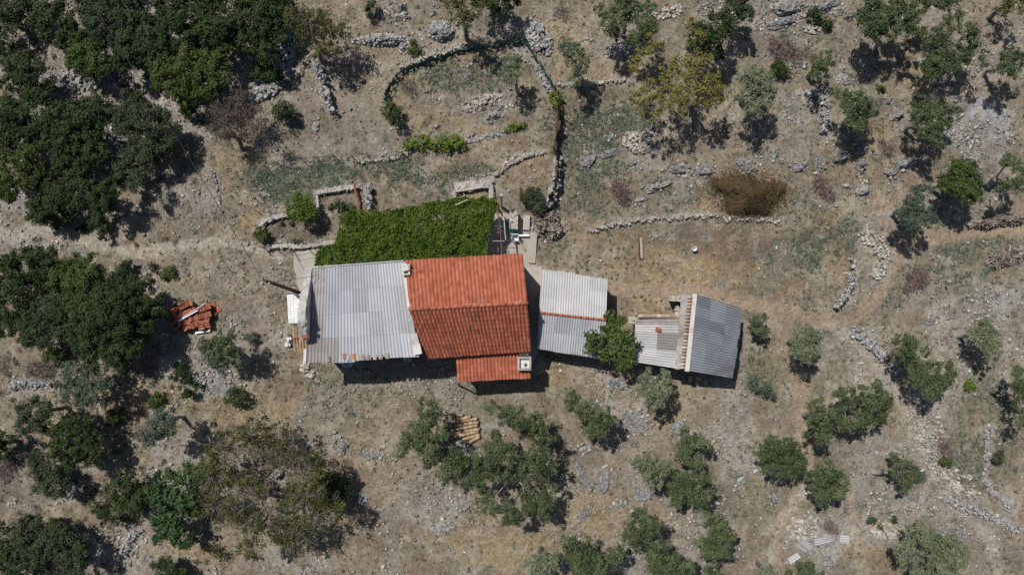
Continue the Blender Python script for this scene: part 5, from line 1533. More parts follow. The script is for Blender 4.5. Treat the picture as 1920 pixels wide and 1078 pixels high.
shrub('broad dark shrub above the firewood heap', [(996, 375, 17), (984, 366, 12), (1010, 386, 14), (1000, 358, 9), (1015, 370, 9)], .9, 'oakg')
tree('fig_tree', 'leafy fig tree rooted between the two farm sheds', 'tree', GD, 'walnut', 2.7, [(1130, 620, 17), (1150, 610, 17), (1118, 636, 15), (1150, 640, 23), (1176, 634, 16), (1184, 652, 13), (1140, 664, 19), (1166, 665, 19), (1110, 624, 9), (1142, 592, 9), (1165, 598, 9), (1102, 655, 8), (1168, 685, 10), (1120, 650, 13)], trunk=.16, twigs=8, bare=2)
shrub('dark bush beside the shade of the slender hilltop olive', [(1898, 178, 6), (1904, 172, 5)], .2, 'blue')
shrub('first round shrub at the path fork stones', [(1637, 976, 8)], .3, 'oakg')
shrub('second round shrub at the path fork stones, browner', [(1652, 990, 7)], .3, 'autumn')
shrub('third round shrub at the path fork, nearest the broad olive', [(1682, 974, 6)], .25, 'oakg')


# dry brush: tangles of bare twigs
def brush(label, lobes, n_=150, mat='brush', name='dry_bush', cat='dry bush', h=.3, rad=.016):
    TREE_N[0] += 1
    rs = np.random.RandomState(3000 + TREE_N[0])
    c = G(*lobes[0][:2])
    rt = thing(name, label, cat, c, 'dead bushes and brush')
    for (px, py, r) in lobes:
        g = G(px, py); rr = r / PPM
        mb = MB()
        for i in range(int(n_ * (rr / .6) ** 2)):
            a = rs.uniform(0, 6.28); d = rr * math.sqrt(rs.rand()) * .7
            s_ = g + np.array([d * math.cos(a), d * math.sin(a), rs.uniform(0, h)])
            v_ = rs.normal(size=3) * [1, 1, .45]; v_ /= np.linalg.norm(v_)
            L_ = rr * rs.uniform(.3, .75)
            m_ = s_ + v_ * L_ * .5 + rs.normal(size=3) * L_ * .12 + [0, 0, L_ * .15]
            e = s_ + v_ * L_ + rs.normal(size=3) * L_ * .2
            for p in (m_, e): p[2] = max(p[2], g[2] + .02)
            mb.add(*tube([s_, m_, e], [rad, rad * .8, rad * .45], 3, False))
        mb.build('twigs', M[mat], rt)['kind'] = 'stuff'
    return rt


brush('purple-brown dead bush beside the white and grey double boulder', [(1163, 358, 20), (1172, 375, 16), (1155, 348, 13)])
brush('purple-brown dead bush beside the fallow terrace and the whitish boulder', [(1540, 352, 20), (1555, 368, 15), (1532, 340, 14)])
brush('dead mauve bush in the open beside the footpath bend', [(1715, 525, 24), (1700, 540, 13), (1728, 515, 13)], 130)
brush('wide dry mauve brush on the hilltop slope below the bedrock', [(1465, 95, 26), (1450, 85, 18), (1490, 105, 18), (1512, 100, 14)], 90)
brush('dark dead brush beside the rust-stained rubble', [(1553, 985, 15), (1562, 995, 12)], 150)
brush('reddish dead brush along the tumbled white wall', [(1768, 838, 18), (1775, 850, 13), (1760, 825, 12)], 90)
brush('brown dry bush under the netting bend', [(760, 160, 14), (772, 172, 13)], 110, 'twig')
brush('grey dry bush below the netting bend', [(762, 262, 12), (752, 250, 9)], 110, 'twig')
brush('dead grey bush in the lower scrub by the frame side', [(20, 870, 26), (10, 890, 20), (35, 850, 15)], 90, 'twig')
brush('dead grey brush heap at the edge of the giant oak', [(90, 695, 24), (65, 690, 20)], 70, 'twig')
brush('withered brush among the split boulders', [(1665, 280, 16), (1650, 268, 12)], 90)
brush('dry brush at the foot of the pale scree bank at the top', [(1050, 22, 16), (1058, 32, 12)], 70, 'twig')
brush('driftwood heap of pale broken branches above the fallow terrace', [(1535, 305, 15), (1542, 312, 10), (1528, 298, 9)], 120, 'bark_pale', 'branch_heap', 'branch heap', .15, .035)
brush('dark brush in the shadowed corner beside the broad dark shrub', [(1022, 388, 16), (1035, 398, 12)], 120, 'twig')

# ------------------------------------------------------------------ vine over its pergola
VP = [(591, 501), (597, 462), (628, 456), (637, 402), (665, 391), (735, 392), (800, 381), (860, 373), (925, 371), (932, 386), (920, 425), (914, 479), (757, 491)]
vh = 2.45
vw = np.array([P(px, py, vh)[:2] for px, py in VP])
perg = thing('vine_pergola', 'pergola buried in a bright green grapevine behind the farmhouse', 'pergola', (P(770, 440)[0], P(770, 440)[1], 0), 'garden plants')


def in_poly(x, y, poly):
    ins_ = np.zeros(len(x), bool); j = len(poly) - 1
    for i in range(len(poly)):
        xi, yi = poly[i]; xj, yj = poly[j]
        c_ = ((yi > y) != (yj > y)) & (x < (xj - xi) * (y - yi) / (yj - yi + 1e-12) + xi)
        ins_ ^= c_; j = i
    return ins_


rs = np.random.RandomState(77)
lo, hi = vw.min(0) - .1, vw.max(0) + .1
n_ = 52000
pp = rs.uniform(lo, hi, (n_, 2))
jit = np.column_stack([fbm(pp[:, 0] * 3, pp[:, 1] * 3, 3, 91) - .5, fbm(pp[:, 0] * 3, pp[:, 1] * 3, 3, 95) - .5]) * .45
pp = pp[in_poly(pp[:, 0] + jit[:, 0], pp[:, 1] + jit[:, 1], vw)]
thin = fbm(pp[:, 0] * 2.2, pp[:, 1] * 2.2, 3, 105)
pp = pp[rs.rand(len(pp)) < np.clip(.45 + (thin - .30) * 5, .25, 1)]
bump_ = .35 * (fbm(pp[:, 0] * 1.1, pp[:, 1] * 1.6, 3, 97) - .5) + .5 * (fbm(pp[:, 0] * 3.2, pp[:, 1] * 3.2, 3, 99) - .5)
zz = vh - .02 + bump_ - .32 * rs.rand(len(pp)) ** 1.6
nr = rs.normal(size=(len(pp), 3)) * .55 + [-.05, .05, .75]
grd = .2
tint = np.clip(.08 + .75 * rs.rand(len(pp)) ** 2.4 + .5 * 1.3 * (fbm(pp[:, 0] * 1.6, pp[:, 1] * 1.6, 4, 93) - .47), 0, 1)
link('foliage', quads_mesh('foliage', leaf_quads(np.column_stack([pp, zz]), nr, .135, .098, rs) - root_loc(perg), LM['vine'], tint), perg)
# hanging leaves round the edge
for k, (px, py) in enumerate([(600, 470), (640, 410), (720, 396), (800, 386), (880, 378), (925, 380), (918, 425), (912, 470), (660, 490), (760, 482), (840, 480)]):
    V, F = beam(G(px, py), P(px, py, 2.35), .09, .09); part('post', V, F, M['rust'] if k % 2 else M['dark_wood'], perg)
for a, b in (((600, 470), (912, 470)), ((640, 410), (918, 425)), ((720, 396), (925, 380)), ((600, 490), (912, 478))):
    V, F = beam(P(*a, 2.2), P(*b, 2.2), .07, .07); part('beam', V, F, M['dark_wood'], perg)
for px in range(640, 930, 40):
    V, F = beam(P(px, 385, 2.27), P(px - 8, 486, 2.27), .05, .05); part('beam', V, F, M['dark_wood'], perg)
V, F = tube([P(932, 385, 2.5), P(938, 430, 2.5), P(941, 478, 2.5)], [.025] * 3, 6); part('rail', V, F, M['rust'], perg)
for k, (a, b) in enumerate((((930, 405), (940, 405)), ((926, 424), (942, 424)), ((924, 452), (946, 452)))):
    V, F = tube([P(*a, 2.46), P(*b, 2.46)], [.018] * 2, 5); part('cross_rail', V, F, M['rust'] if k == 1 else M['steel'], perg)
V, F = beam(P(854, 385, 2.6), P(877, 374, 2.6), .05, .03); part('lath', V, F, M['timber'], perg)
V, F = beam(G(941, 388, 0), P(940, 366, 2.6), .12, .12); part('post', V, F, M['steel'], perg)
V, F = beam(P(944, 400, 1.9), P(948, 450, 1.9), .05, .05); part('hose_rail', V, F, M['blue_paint'], perg)

# ------------------------------------------------------------------ fences
def sheet_fence(label, pts, h, mat, posts, seed, name='net_fence', cat='fence', wob=.18, top=None):
    rs = np.random.RandomState(seed)
    pw = [P(px, py, h)[:2] for px, py in pts]
    q, tg = resample(pw, .13)
    c = q[len(q) // 2]
    rt = thing(name, label, cat, (c[0], c[1], float(gz(*c))), 'fences of the upper field')
    V = []; F = []
    m_ = 9; n_ = len(q); posts = int(posts * 1.7)
    for i, ((x, y), (tx, ty)) in enumerate(zip(q, tg)):
        z = float(gz(x, y))
        hh_ = h * (.30 + 1.1 * fbm(np.array([i * .16]), np.array([seed * 1.])))[0]
        for k in range(m_):
            f = k / (m_ - 1)
            o_ = wob * (fbm(np.array([i * .2]), np.array([k * .9 + seed]))[0] - .5) * 2
            V.append((x - ty * o_, y + tx * o_, z - .05 + f * hh_))
    for i in range(n_ - 1):
        for k in range(m_ - 1):
            if rs.rand() > (.08 + .06 * k if mat == 'net' else .02 + .02 * k): F.append((i * m_ + k, (i + 1) * m_ + k, (i + 1) * m_ + k + 1, i * m_ + k + 1))
    part('netting', V, F, M[mat], rt, True)
    for i in range(0, n_, posts):
        x, y = q[i]; z = float(gz(x, y)); a = rs.normal(size=2) * .12
        V, F = tube([(x, y, z - .2), (x + a[0], y + a[1], z + h * 1.25)], [.035, .03], 6); part('post', V, F, M['dark_wood'] if i % 2 else M['rust'], rt)
    return rt


sheet_fence('sagging dark green netting on stakes along the top of the fenced field', [(722, 172), (730, 152), (752, 130), (790, 113), (830, 100), (860, 90), (890, 84), (915, 82), (948, 74), (970, 74), (984, 67)], .75, 'net', 8, 5, wob=.12)
sheet_fence('dark green netting running down from the peak of the fenced field', [(984, 67), (996, 86), (1006, 104), (1018, 122), (1030, 140), (1040, 160)], 1.1, 'net', 7, 6)
sheet_fence('short scrap of dark green netting at the double bush', [(718, 185), (721, 168)], 1.0, 'net', 4, 7)
sheet_fence('rusty brown mesh fence down the side of the weed field', [(1041, 162), (1047, 185), (1048, 215), (1046, 245), (1042, 275), (1047, 300), (1045, 330), (1038, 352), (1030, 372)], 1.35, 'rust_net', 6, 8, wob=.22)


def wire_fence(label, pts, h=.85):
    rs = np.random.RandomState(len(pts))
    c = G(*pts[len(pts) // 2])
    rt = thing('wire_fence', label, 'fence', c, 'fences of the upper field')
    tops = []
    for (px, py) in pts:
        b = G(px, py); a = rs.normal(size=2) * .10
        t_ = b + [a[0], a[1], h * rs.uniform(.9, 1.15)]
        V, F = tube([b - [0, 0, .2], t_], [.028, .022], 6); part('stake', V, F, M['dark_wood'], rt)
        tops.append((b, t_))
    mb = MB()
    for (b0, t0), (b1, t1) in zip(tops[:-1], tops[1:]):
        for f in (.45, .95):
            p, q_ = b0 + (t0 - b0) * f, b1 + (t1 - b1) * f
            mb.add(*tube([p, (p + q_) / 2 - [0, 0, .04], q_], [.010] * 3, 4, False))
    mb.build('wire', M['cable'], rt)


wire_fence('wire fence on leaning wooden stakes round the weedy vegetable plot', [(483, 398), (481, 375), (477, 343), (486, 330), (505, 318), (519, 306), (542, 300), (566, 298), (596, 297), (629, 295), (662, 298), (694, 297), (729, 296), (758, 289)])
wire_fence('short row of wooden stakes below the straight pale garden wall', [(497, 466), (521, 470), (553, 471), (580, 467)], 1.0)

# ------------------------------------------------------------------ pole and wires
pole = thing('utility_pole', 'leaning dark wooden power pole beside the white lean-to', 'pole', G(565, 551))
pb = G(565, 551, -.3); ptop = P(496, 526, 6.3)
V, F = tube([pb, (pb + ptop) / 2, ptop], [.12, .105, .085], 10); part('pole_shaft', V, F, M['dark_wood'], pole, True)
V, F = beam(ptop + [-.25, .15, -.25], ptop + [.25, -.15, -.25], .07, .07); part('crossarm', V, F, M['dark_wood'], pole)
for s_ in (-1, 1):
    V, F = tube([ptop + [.2 * s_, -.12 * s_, -.22], ptop + [.2 * s_, -.12 * s_, -.08]], [.035, .03], 8); part('insulator', V, F, M['white_paint'], pole)
w0 = P(352, 300, 7.0); dirw = (w0 - P(495, 525, 6.2)); wend = P(495, 525, 6.2) + dirw * 2.4; wend[2] = 7.4
pts = [ptop + [-.2, .12, -.08] + (wend - ptop) * f - np.array([0, 0, 1.4 * f * (1 - f)]) for f in np.linspace(0, 1, 24)]
V, F = tube(pts, [.016] * 24, 5); o = part('wire', V, F, M['cable'], pole)
pts = [ptop + [.2, -.12, -.08] + (P(591, 512, 3.9) - ptop) * f - np.array([0, 0, .5 * f * (1 - f)]) for f in np.linspace(0, 1, 12)]
V, F = tube(pts, [.013] * 12, 5); part('wire', V, F, M['cable'], pole)

# ------------------------------------------------------------------ heaps of wood and dung
def mound(px, py, rx, ry, ang, h, seed, rough=.12, n_=46):
    c = G(px, py)
    V = []; F = []
    rings = 14
    for i in range(rings + 1):
        d = 1.0 - i / rings
        for k in range(n_):
            th = 2 * math.pi * k / n_
            wv = 1 + rough * (mnoise.noise(Vector((math.cos(th) * 1.6 + seed, math.sin(th) * 1.6, seed * .7)))) * 1.6
            x, y = d * wv * math.cos(th) * rx / PPM, d * wv * math.sin(th) * ry / PPM
            z = h * (1 - d * d) ** .8 * (1 + .3 * mnoise.noise(Vector((x * 1.7 + seed, y * 1.7, 2))))
            z += rough * .5 * mnoise.noise(Vector((x * 4 + seed, y * 4, 7))) * (1 - d ** 4)
            V.append((x, y, z - .05 * (d > .97)))
    V = np.array(V) @ rotz(R(-ang)).T
    for i in range(rings):
        for k in range(n_):
            k2 = (k + 1) % n_
            F.append((i * n_ + k, i * n_ + k2, (i + 1) * n_ + k2, (i + 1) * n_ + k))
    return V + c, F, c


V, F, c = mound(1403, 366, 60, 38, 6, .95, 3, rough=.36)
heap = thing('manure_heap', 'broad dark brown manure heap above the long pale wall', 'manure heap', c)
part('heap_body', V, F, M['dung'], heap, True)
rs = np.random.RandomState(41)
sel = V[rs.randint(0, len(V), 6000)] + rs.normal(size=(6000, 3)) * [.14, .14, .02]
sel = np.concatenate([sel, V[rs.randint(0, 46 * 3, 3500)] + rs.normal(size=(3500, 3)) * [.50, .42, .01]])
sel[:, 2] = np.maximum(sel[:, 2], gz(sel[:, 0], sel[:, 1]))
sel[:, 2] += .03
nr = rs.normal(size=(len(sel), 3)) * .5 + [0, 0, .7]
link('straw', quads_mesh('straw', leaf_quads(sel, nr, .15, .032, rs) - root_loc(heap), LM['strawheap'], np.clip(rs.rand(len(sel)) ** 1.8 * .7 + 1.6 * (fbm(sel[:, 0] * 1.3, sel[:, 1] * 1.3, 3, 201) - .48), 0, 1)), heap)


def log_heap(label, blobs, n_, L, rad, h, parts, seed, mat='log', name='firewood_heap', cat='firewood', flat=.35, dirbias=None):
    rs = np.random.RandomState(seed)
    c = G(*blobs[0][:2])
    rt = thing(name, label, cat, c, 'heaps of cut wood')
    rest = MB(); base = root_loc(rt)
    V0, F0 = tube([[-.5, 0, 0], [0, 0, .03], [.5, .02, 0]], [1, .92, .85], 6)
    me = new_mesh('log', V0, F0, M[mat])
    L_ = []
    for i in range(n_):
        bx, by, rx, ry, an = blobs[rs.randint(len(blobs))]
        d = math.sqrt(rs.rand()); th = rs.uniform(0, 6.28); a = R(-an)
        u, v_ = d * math.cos(th) * rx / PPM, d * math.sin(th) * ry / PPM
        g = G(bx, by)
        x, y = g[0] + u * math.cos(a) - v_ * math.sin(a), g[1] + u * math.sin(a) + v_ * math.cos(a)
        z = float(gz(x, y)) + rad + h * (1 - d * d) * rs.uniform(.3, 1)
        L_.append((x, y, z, L * rs.uniform(.6, 1.35), rad * rs.uniform(.6, 1.4)))
    L_.sort(key=lambda k: -k[2])
    for i, (x, y, z, ll, rr) in enumerate(L_):
        yaw = rs.uniform(0, 3.14) if dirbias is None else dirbias + rs.normal() * .5
        pit = rs.normal() * flat
        if i < parts:
            o = link('log', me, rt)
            o.location = tuple(np.array([x, y, z]) - base); o.rotation_euler = (0, pit, yaw); o.scale = (ll, rr, rr)
        else:
            Ry = np.array([[math.cos(pit), 0, math.sin(pit)], [0, 1, 0], [-math.sin(pit), 0, math.cos(pit)]])
            rest.add((V0 * [ll, rr, rr]) @ (rotz(yaw) @ Ry).T + [x, y, z], F0)
    o = rest.build('logs', M[mat], rt); o['kind'] = 'stuff'


log_heap('big firewood heap beside the concrete yard', [(1020, 425, 22, 17, 30), (1038, 430, 15, 16, 0), (1030, 412, 18, 12, 20)], 330, .38, .055, .75, 60, 3)
log_heap('long brushwood pile along the track below the green olive', [(1845, 420, 26, 9, -4), (1880, 412, 30, 11, -4), (1900, 412, 16, 9, 0)], 430, .42, .035, .6, 45, 4, name='brushwood_pile', cat='brushwood', dirbias=.3)
log_heap('ragged brushwood pile at the frame side in the green strip', [(1870, 488, 22, 13, -8), (1900, 478, 26, 14, -14), (1922, 474, 16, 12, 0)], 430, .42, .035, .6, 45, 5, name='brushwood_pile', cat='brushwood', dirbias=.5)

# ------------------------------------------------------------------ stacks of roof tiles
c = G(362, 595)
stack = thing('tile_stack', 'big stack of orange roof tiles with two pipes lying across it', 'roof tiles', c, 'stacks of spare roof tiles')
rs = np.random.RandomState(51)
TV, TF = tile_shape(.19, .34, .085)
tme = new_mesh('tile', TV, TF, M['tile_loose'], True)
und = MB(); base = root_loc(stack)
rows = [(325, 584, 357, 567, 8, -24, .60), (330, 593, 364, 581, 8, -20, .60), (373, 581, 392, 575, 5, -15, .55), (352, 600, 394, 588, 10, -15, .50), (337, 607, 371, 600, 8, -15, .45), (346, 616, 369, 608, 7, -18, .45), (378, 598, 378, 616, 5, 86, .45), (389, 596, 389, 612, 5, 95, .45), (322, 595, 328, 603, 3, 40, .3), (334, 613, 340, 610, 3, 60, .25), (338, 573, 346, 570, 3, -20, .35)]
for x0, y0, x1, y1, n_, an, hh_ in rows:
    for k in range(n_):
        f = k / (n_ - 1)
        x, y = x0 + (x1 - x0) * f + rs.normal() * .5, y0 + (y1 - y0) * f + rs.normal() * .5
        z0 = float(gz(*P(x, y)[:2]))
        o = link('tile', tme, stack)
        yaw = R(-an) + rs.normal() * .10
        o.location = tuple(P(x, y, z0 + hh_ + rs.uniform(-.05, .06)) - base)
        o.rotation_euler = (rs.normal() * .12, rs.normal() * .25, yaw)
        for lv in range(int(hh_ / .13)):
            und.add(TV @ rotz(yaw + rs.normal() * .15).T + P(x, y, z0 + lv * .13 + .01), TF)
o = und.build('tiles', M['tile_loose'], stack, True); o['kind'] = 'stuff'
for x, y, an in [(398, 573, -10), (402, 570, -15), (407, 581, -35), (411, 578, -40), (404, 586, -50), (394, 617, 80), (381, 616, 84), (318, 598, 10)]:
    z0 = float(gz(*P(x, y)[:2]))
    o = link('tile', tme, stack); o.location = tuple(P(x, y, z0 + .02) - base); o.rotation_euler = (0, 0, R(-an))


def pole_thing(name, label, cat, p, q, rad, mat, sides=8, group=None):
    p = np.asarray(p); q = np.asarray(q)
    m_ = (p + q) / 2
    V, F = tube([p - m_, q - m_], [rad, rad], sides)
    # hollow ends
    o = link(name, new_mesh(name, V, F, M[mat], False), loc=tuple(m_))
    return tag(o, label, cat, group)


zs_ = float(gz(*P(360, 590)[:2]))
pole_thing('metal_pipe', 'longer upper pipe lying across the orange tile stack', 'pipe', P(333, 601, zs_ + .68), P(383, 570, zs_ + .82), .03, 'steel', group='pipes on the tile stack')
pole_thing('metal_pipe', 'shorter bright pipe lying across the orange tile stack', 'pipe', P(335, 602, zs_ + .64), P(371, 582, zs_ + .80), .045, 'white_paint', group='pipes on the tile stack')


def board(name, label, cat, p, q, w_, h_, mat, group=None):
    p = np.asarray(p); q = np.asarray(q); m_ = (p + q) / 2
    V, F = beam(p - m_, q - m_, w_, h_)
    # chamfered ends so that the piece is not a plain box
    d = (q - p) / np.linalg.norm(q - p)
    V[0] += d * w_ * .3; V[5] -= d * w_ * .25
    o = link(name, new_mesh(name, V, F, M[mat]), loc=tuple(m_))
    return tag(o, label, cat, group)


board('board', 'white board at the lower corner of the orange tile stack', 'board', G(368, 624, .12), G(396, 619.5, .16), .12, .06, 'white_paint')
board('stick', 'pale stick on the ground below the white board', 'stick', G(369, 637, .03), G(382, 628, .04), .05, .05, 'timber')
# old curved tiles stood in rows
c = G(868, 802)
rowst = thing('tile_rows', 'rows of old yellowish curved tiles stood up on the ground between the two olives', 'roof tiles', c, 'stacks of spare roof tiles')
for ri, (x0, y0, x1, y1) in enumerate([(857, 780, 866, 777), (857, 786, 881, 780), (843, 793, 893, 784), (842, 799, 896, 790), (846, 806, 894, 796), (850, 811, 898, 803), (848, 818, 896, 808), (866, 823, 897, 814), (879, 828, 898, 818), (834, 769, 850, 777), (835, 813, 844, 818)]):
    L_ = math.hypot(x1 - x0, y1 - y0) / PPM
    n_ = max(3, int(L_ / .115))
    for k in range(n_):
        f0 = k / n_; f1 = f0 + .20 / L_
        g0, g1 = G(x0 + (x1 - x0) * f0, y0 + (y1 - y0) * f0 + rs.normal() * .4), G(x0 + (x1 - x0) * f1, y0 + (y1 - y0) * f1)
        half_round(g0 + [0, 0, .27 + rs.uniform(-.02, .06)], g1 + [0, 0, .09], .095 * rs.uniform(.85, 1.12), M['tile_lichen'] if rs.rand() < .9 else M['ridge_old'], rowst, 'tile', 6)

# ------------------------------------------------------------------ small things of the yard
pts = [G(667, 347, .3), G(668, 358, .32), G(671, 367, .3), G(674, 377, .28), G(673, 393, .25)]
m_ = pts[2]
V, F = tube([p - m_ for p in pts], [.075] * 5, 10)
V2, F2 = tube([pts[2] - m_ + [-.02, .05, 0], pts[2] - m_ + [.02, -.06, 0]], [.10, .10], 10)
mb = MB(); mb.add(V, F); mb.add(V2, F2)
o = link('drain_pipe', new_mesh('drain_pipe', mb.verts(), mb.F, M['rust'], True), loc=tuple(m_))
tag(o, 'rusty red drain pipe laid along the stony seed bed', 'pipe')

c = G(1201, 465)
beam_t = thing('timber_trough', 'lone long timber trough lying in the brown yard', 'trough', c)
p, q = G(1200, 446, .03), G(1202, 485, .03)
d = (q - p) / np.linalg.norm(q - p); s_ = np.array([-d[1], d[0], 0])
V, F = beam(p, q, .17, .05); part('base_board', V, F, M['timber'], beam_t)
for k in (-1, 1):
    V, F = beam(p + s_ * .10 * k + [0, 0, .06], q + s_ * .10 * k + [0, 0, .06], .03, .18); part('side_board', V, F, M['timber'] if k > 0 else M['dark_wood'], beam_t)


def lathe(profile, sides=16):
    V = []; F = []
    n_ = len(profile)
    for r_, z in profile:
        for k in range(sides):
            V.append((r_ * math.cos(2 * math.pi * k / sides), r_ * math.sin(2 * math.pi * k / sides), z))
    for i in range(n_ - 1):
        for k in range(sides):
            k2 = (k + 1) % sides
            F.append((i * sides + k, i * sides + k2, (i + 1) * sides + k2, (i + 1) * sides + k))
    F.append(tuple(range(sides)))
    F.append(tuple((n_ - 1) * sides + k for k in range(sides)))
    return np.array(V), F


c = G(1300, 467)
b_ = thing('bucket', 'small white bucket standing alone in the brown yard', 'bucket', c)
V, F = lathe([(.10, .0), (.14, .30), (.155, .31), (.14, .31), (.13, .29), (.095, .03)]); part('body', V + c, F, M['white_paint'], b_, True)
V, F = tube([c + [-.14, 0, .3], c + [-.1, .10, .24], c + [.1, .10, .24], c + [.14, 0, .3]], [.007] * 4, 4); part('handle', V, F, M['steel'], b_)

c = P(961, 435, .05)
b_ = thing('basin', 'turquoise plastic basin on the grey yard', 'basin', c)
V, F = lathe([(.15, .0), (.21, .15), (.235, .16), (.20, .155), (.14, .02)]); part('bowl', V + c, F, M['teal_plastic'], b_, True)
V, F = lathe([(.05, .021), (.06, .07), (.045, .075), (.03, .03)]); part('scoop', V + c + [.05, -.02, 0], F, M['white_paint'], b_, True)
c = P(966, 447, .05)
ch = thing('chair', 'white garden chair on the grey yard beside the turquoise basin', 'chair', c)
part('seat', *box(c + [0, 0, .42], .36, .38, .04), M['white_paint'], ch)
part('backrest', *box(c + [0, .19, .46], .36, .04, .42), M['white_paint'], ch)
for sx in (-.15, .15):
    for sy in (-.16, .16):
        part('leg', *beam(c + [sx * 1.15, sy * 1.15, 0], c + [sx, sy, .42], .035, .035), M['white_paint'], ch)
    part('armrest', *box(c + [sx * 1.2, 0, .62], .045, .36, .03), M['white_paint'], ch)
# stone counter with ledge, and the whitewashed kerbs
c = P(963, 416, .05)
ct = thing('stone_counter', 'rubble-topped masonry counter at the head of the grey yard', 'counter', c)
part('masonry', *box(c, .52, 1.05, .85, -.02), M['plaster'], ct)
it = [(c + [rs.uniform(-.2, .2), rs.uniform(-.48, .48), .87], rs.uniform(.08, .2)) for k in range(34)]
stone_parts(it, 'pale_stone', ct)
c = P(984, 412, .05)
part('side_pier', *box(P(987, 418, .05), .40, .9, .25, -.05), M['concrete'], ct)
kb = thing('kerb', 'whitewashed kerb enclosing the sunken grey yard corner', 'kerb', P(990, 450, .05))
part('kerb_side', *box(P(999, 465, .05), .42, 1.9, .14, -.06), M['concrete'], kb)
part('kerb_end', *box(P(981, 442, .05), .75, .12, .25, .0), M['whitewash'], kb)
board('board', 'pale plank leaning across the sunken yard corner', 'board', P(972, 449, .45), P(985, 470, .12), .14, .03, 'timber')
it = [(P(994 + rs.uniform(-8, 9), 432 + rs.uniform(-8, 10), .1), rs.uniform(.12, .26)) for k in range(26)]
rb = thing('stone_heap', 'small heap of coloured stones between the yard kerb and the firewood', 'stone heap', P(994, 432, .05), 'heaps of cleared stones')
stone_parts(it, 'pale_stone', rb)
rub = [(P(952 + rs.uniform(-6, 1), 440 + rs.uniform(-25, 35), .1), rs.uniform(.12, .22)) for k in range(40)]
rb = thing('stone_heap', 'strip of rubble along the shaded pergola edge of the grey yard', 'stone heap', P(949, 445, .05), 'heaps of cleared stones')
stone_parts(rub, 'limestone', rb)


def boxthing(label, px, py, z, sx, sy, sz, rz=0):
    c = P(px, py, z)
    o_ = thing('meter_box', label, 'box', c, 'boxes on the shaded house wall')
    part('cabinet', *box(c, sx, sy, sz, rz), M['white_paint'], o_)
    part('cover', *box(c + [0, 0, sz], sx + .06, sy + .05, .03, rz), M['blue_paint'], o_)
    part('knob', *box(c + [0, 0, sz + .031], .09, .10, .02, rz), M['dark_wood'], o_)


boxthing('pale box in deep shade under the eave, towards the parapet end', 654, 682, 1.2, .50, .19, .5)
boxthing('smaller pale box in deep shade under the eave, towards the red roof', 765, 674, 1.5, .30, .12, .4)
# white sacks beside the little store
for k, (px, py, rx, ry, h_, lb) in enumerate([(543, 636, 5, 6, .3, 'upper crumpled white sack beside the little yellow-tiled store'), (541, 646, 5, 6, .28, 'lower crumpled white sack beside the little yellow-tiled store')]):
    V, c = boulder_shape(px, py, rx, ry, 20, h_, 90 + k)
    o = link('sack', new_mesh('sack', V, ICO_F, M['whitewash']), loc=tuple(c + [0, 0, .1])); tag(o, lb, 'sack', 'white sacks by the store')


def scrap(label, px, py, sx, sy, ang, mat='fibre', z=.08, tilt=.05):
    c = G(px, py, z)
    k = max(8, int(sy / .15 * 6)); us = np.linspace(-.5, .5, k)
    V = []
    for a in (-.5, .5):
        for u in us: V.append((a * sx, u * sy, .025 * math.cos(u * sy / .15 * 6.283) + a * tilt * sx))
    V += [(x, y, z_ - .012) for x, y, z_ in V]
    F = []
    for i in range(k - 1):
        F.append((i, i + 1, k + i + 1, k + i)); F.append((2 * k + i, 3 * k + i, 3 * k + i + 1, 2 * k + i + 1))
        F.append((i, 2 * k + i, 2 * k + i + 1, i + 1)); F.append((k + i, k + i + 1, 3 * k + i + 1, 3 * k + i))
    V = np.array(V) @ rotz(R(-ang)).T
    o = link('roofing_sheet', new_mesh('roofing_sheet', V, F, M[mat], False), loc=tuple(c))
    return tag(o, label, 'roofing sheet', 'broken roofing sheets on the slope')


scrap('broken corrugated sheet at the top of the dumped roofing', 1541, 1012, 1.1, .42, -14, 'fibre', .16)
scrap('second broken sheet overlapping the topmost dumped sheet', 1550, 1004, .8, .38, 12, 'fibre_worn', .22)
scrap('long broken sheet in the middle of the dumped roofing', 1509, 1018, .95, .36, 38, 'fibre', .14)
scrap('narrow strip beside the long broken sheet', 1500, 1025, .8, .2, 32, 'fibre_worn', .20)
scrap('broken sheet lying apart at the bottom end of the dumped roofing', 1488, 1045, .75, .4, -35, 'fibre_pale', .10)
scrap('pale slab of roofing nearest to the straight bottom path', 1583, 1010, .6, .5, 5, 'fibre_pale', .06)
board('board', 'long grey board by the olive with the pale forked limb', 'board', G(1382, 885, .05), G(1416, 878, .07), .10, .04, 'fibre_worn', 'boards dropped on the slope')
board('board', 'short grey board below the long grey board', 'board', G(1382, 901, .04), G(1394, 893, .06), .18, .04, 'fibre', 'boards dropped on the slope')
board('board', 'stubby pale board at the end of the long grey board', 'board', G(1412, 884, .05), G(1419, 880, .05), .16, .06, 'fibre_pale', 'boards dropped on the slope')
board('board', 'pale plank lying above the forked pale rock', 'board', G(1129, 876, .05), G(1139, 870, .06), .16, .06, 'timber', 'boards dropped on the slope')
board('board', 'yellow plank leaning on the end of the forked pale rock', 'board', G(1153, 900, .05), G(1156, 889, .25), .11, .04, 'tile_lichen', 'boards dropped on the slope')
board('board', 'small split log lying on the fallow terrace', 'board', G(1579, 513, .05), G(1590, 512, .05), .09, .08, 'timber', 'boards dropped on the slope')
for k, (x0, y0, x1, y1, lb) in enumerate([(1292, 705, 1294, 716, 'first board stacked in the shade under the dark barn eave'), (1304, 708, 1314, 712, 'middle board stacked in the shade under the dark barn eave'), (1320, 712, 1323, 720, 'last board stacked in the shade under the dark barn eave'), (1303, 716, 1309, 722, 'lowest board, half out of the shade under the dark barn eave')]):
    board('board', lb, 'board', G(x0, y0, .1), G(x1, y1, .14), .22, .06, 'timber', 'boards under the barn eave')

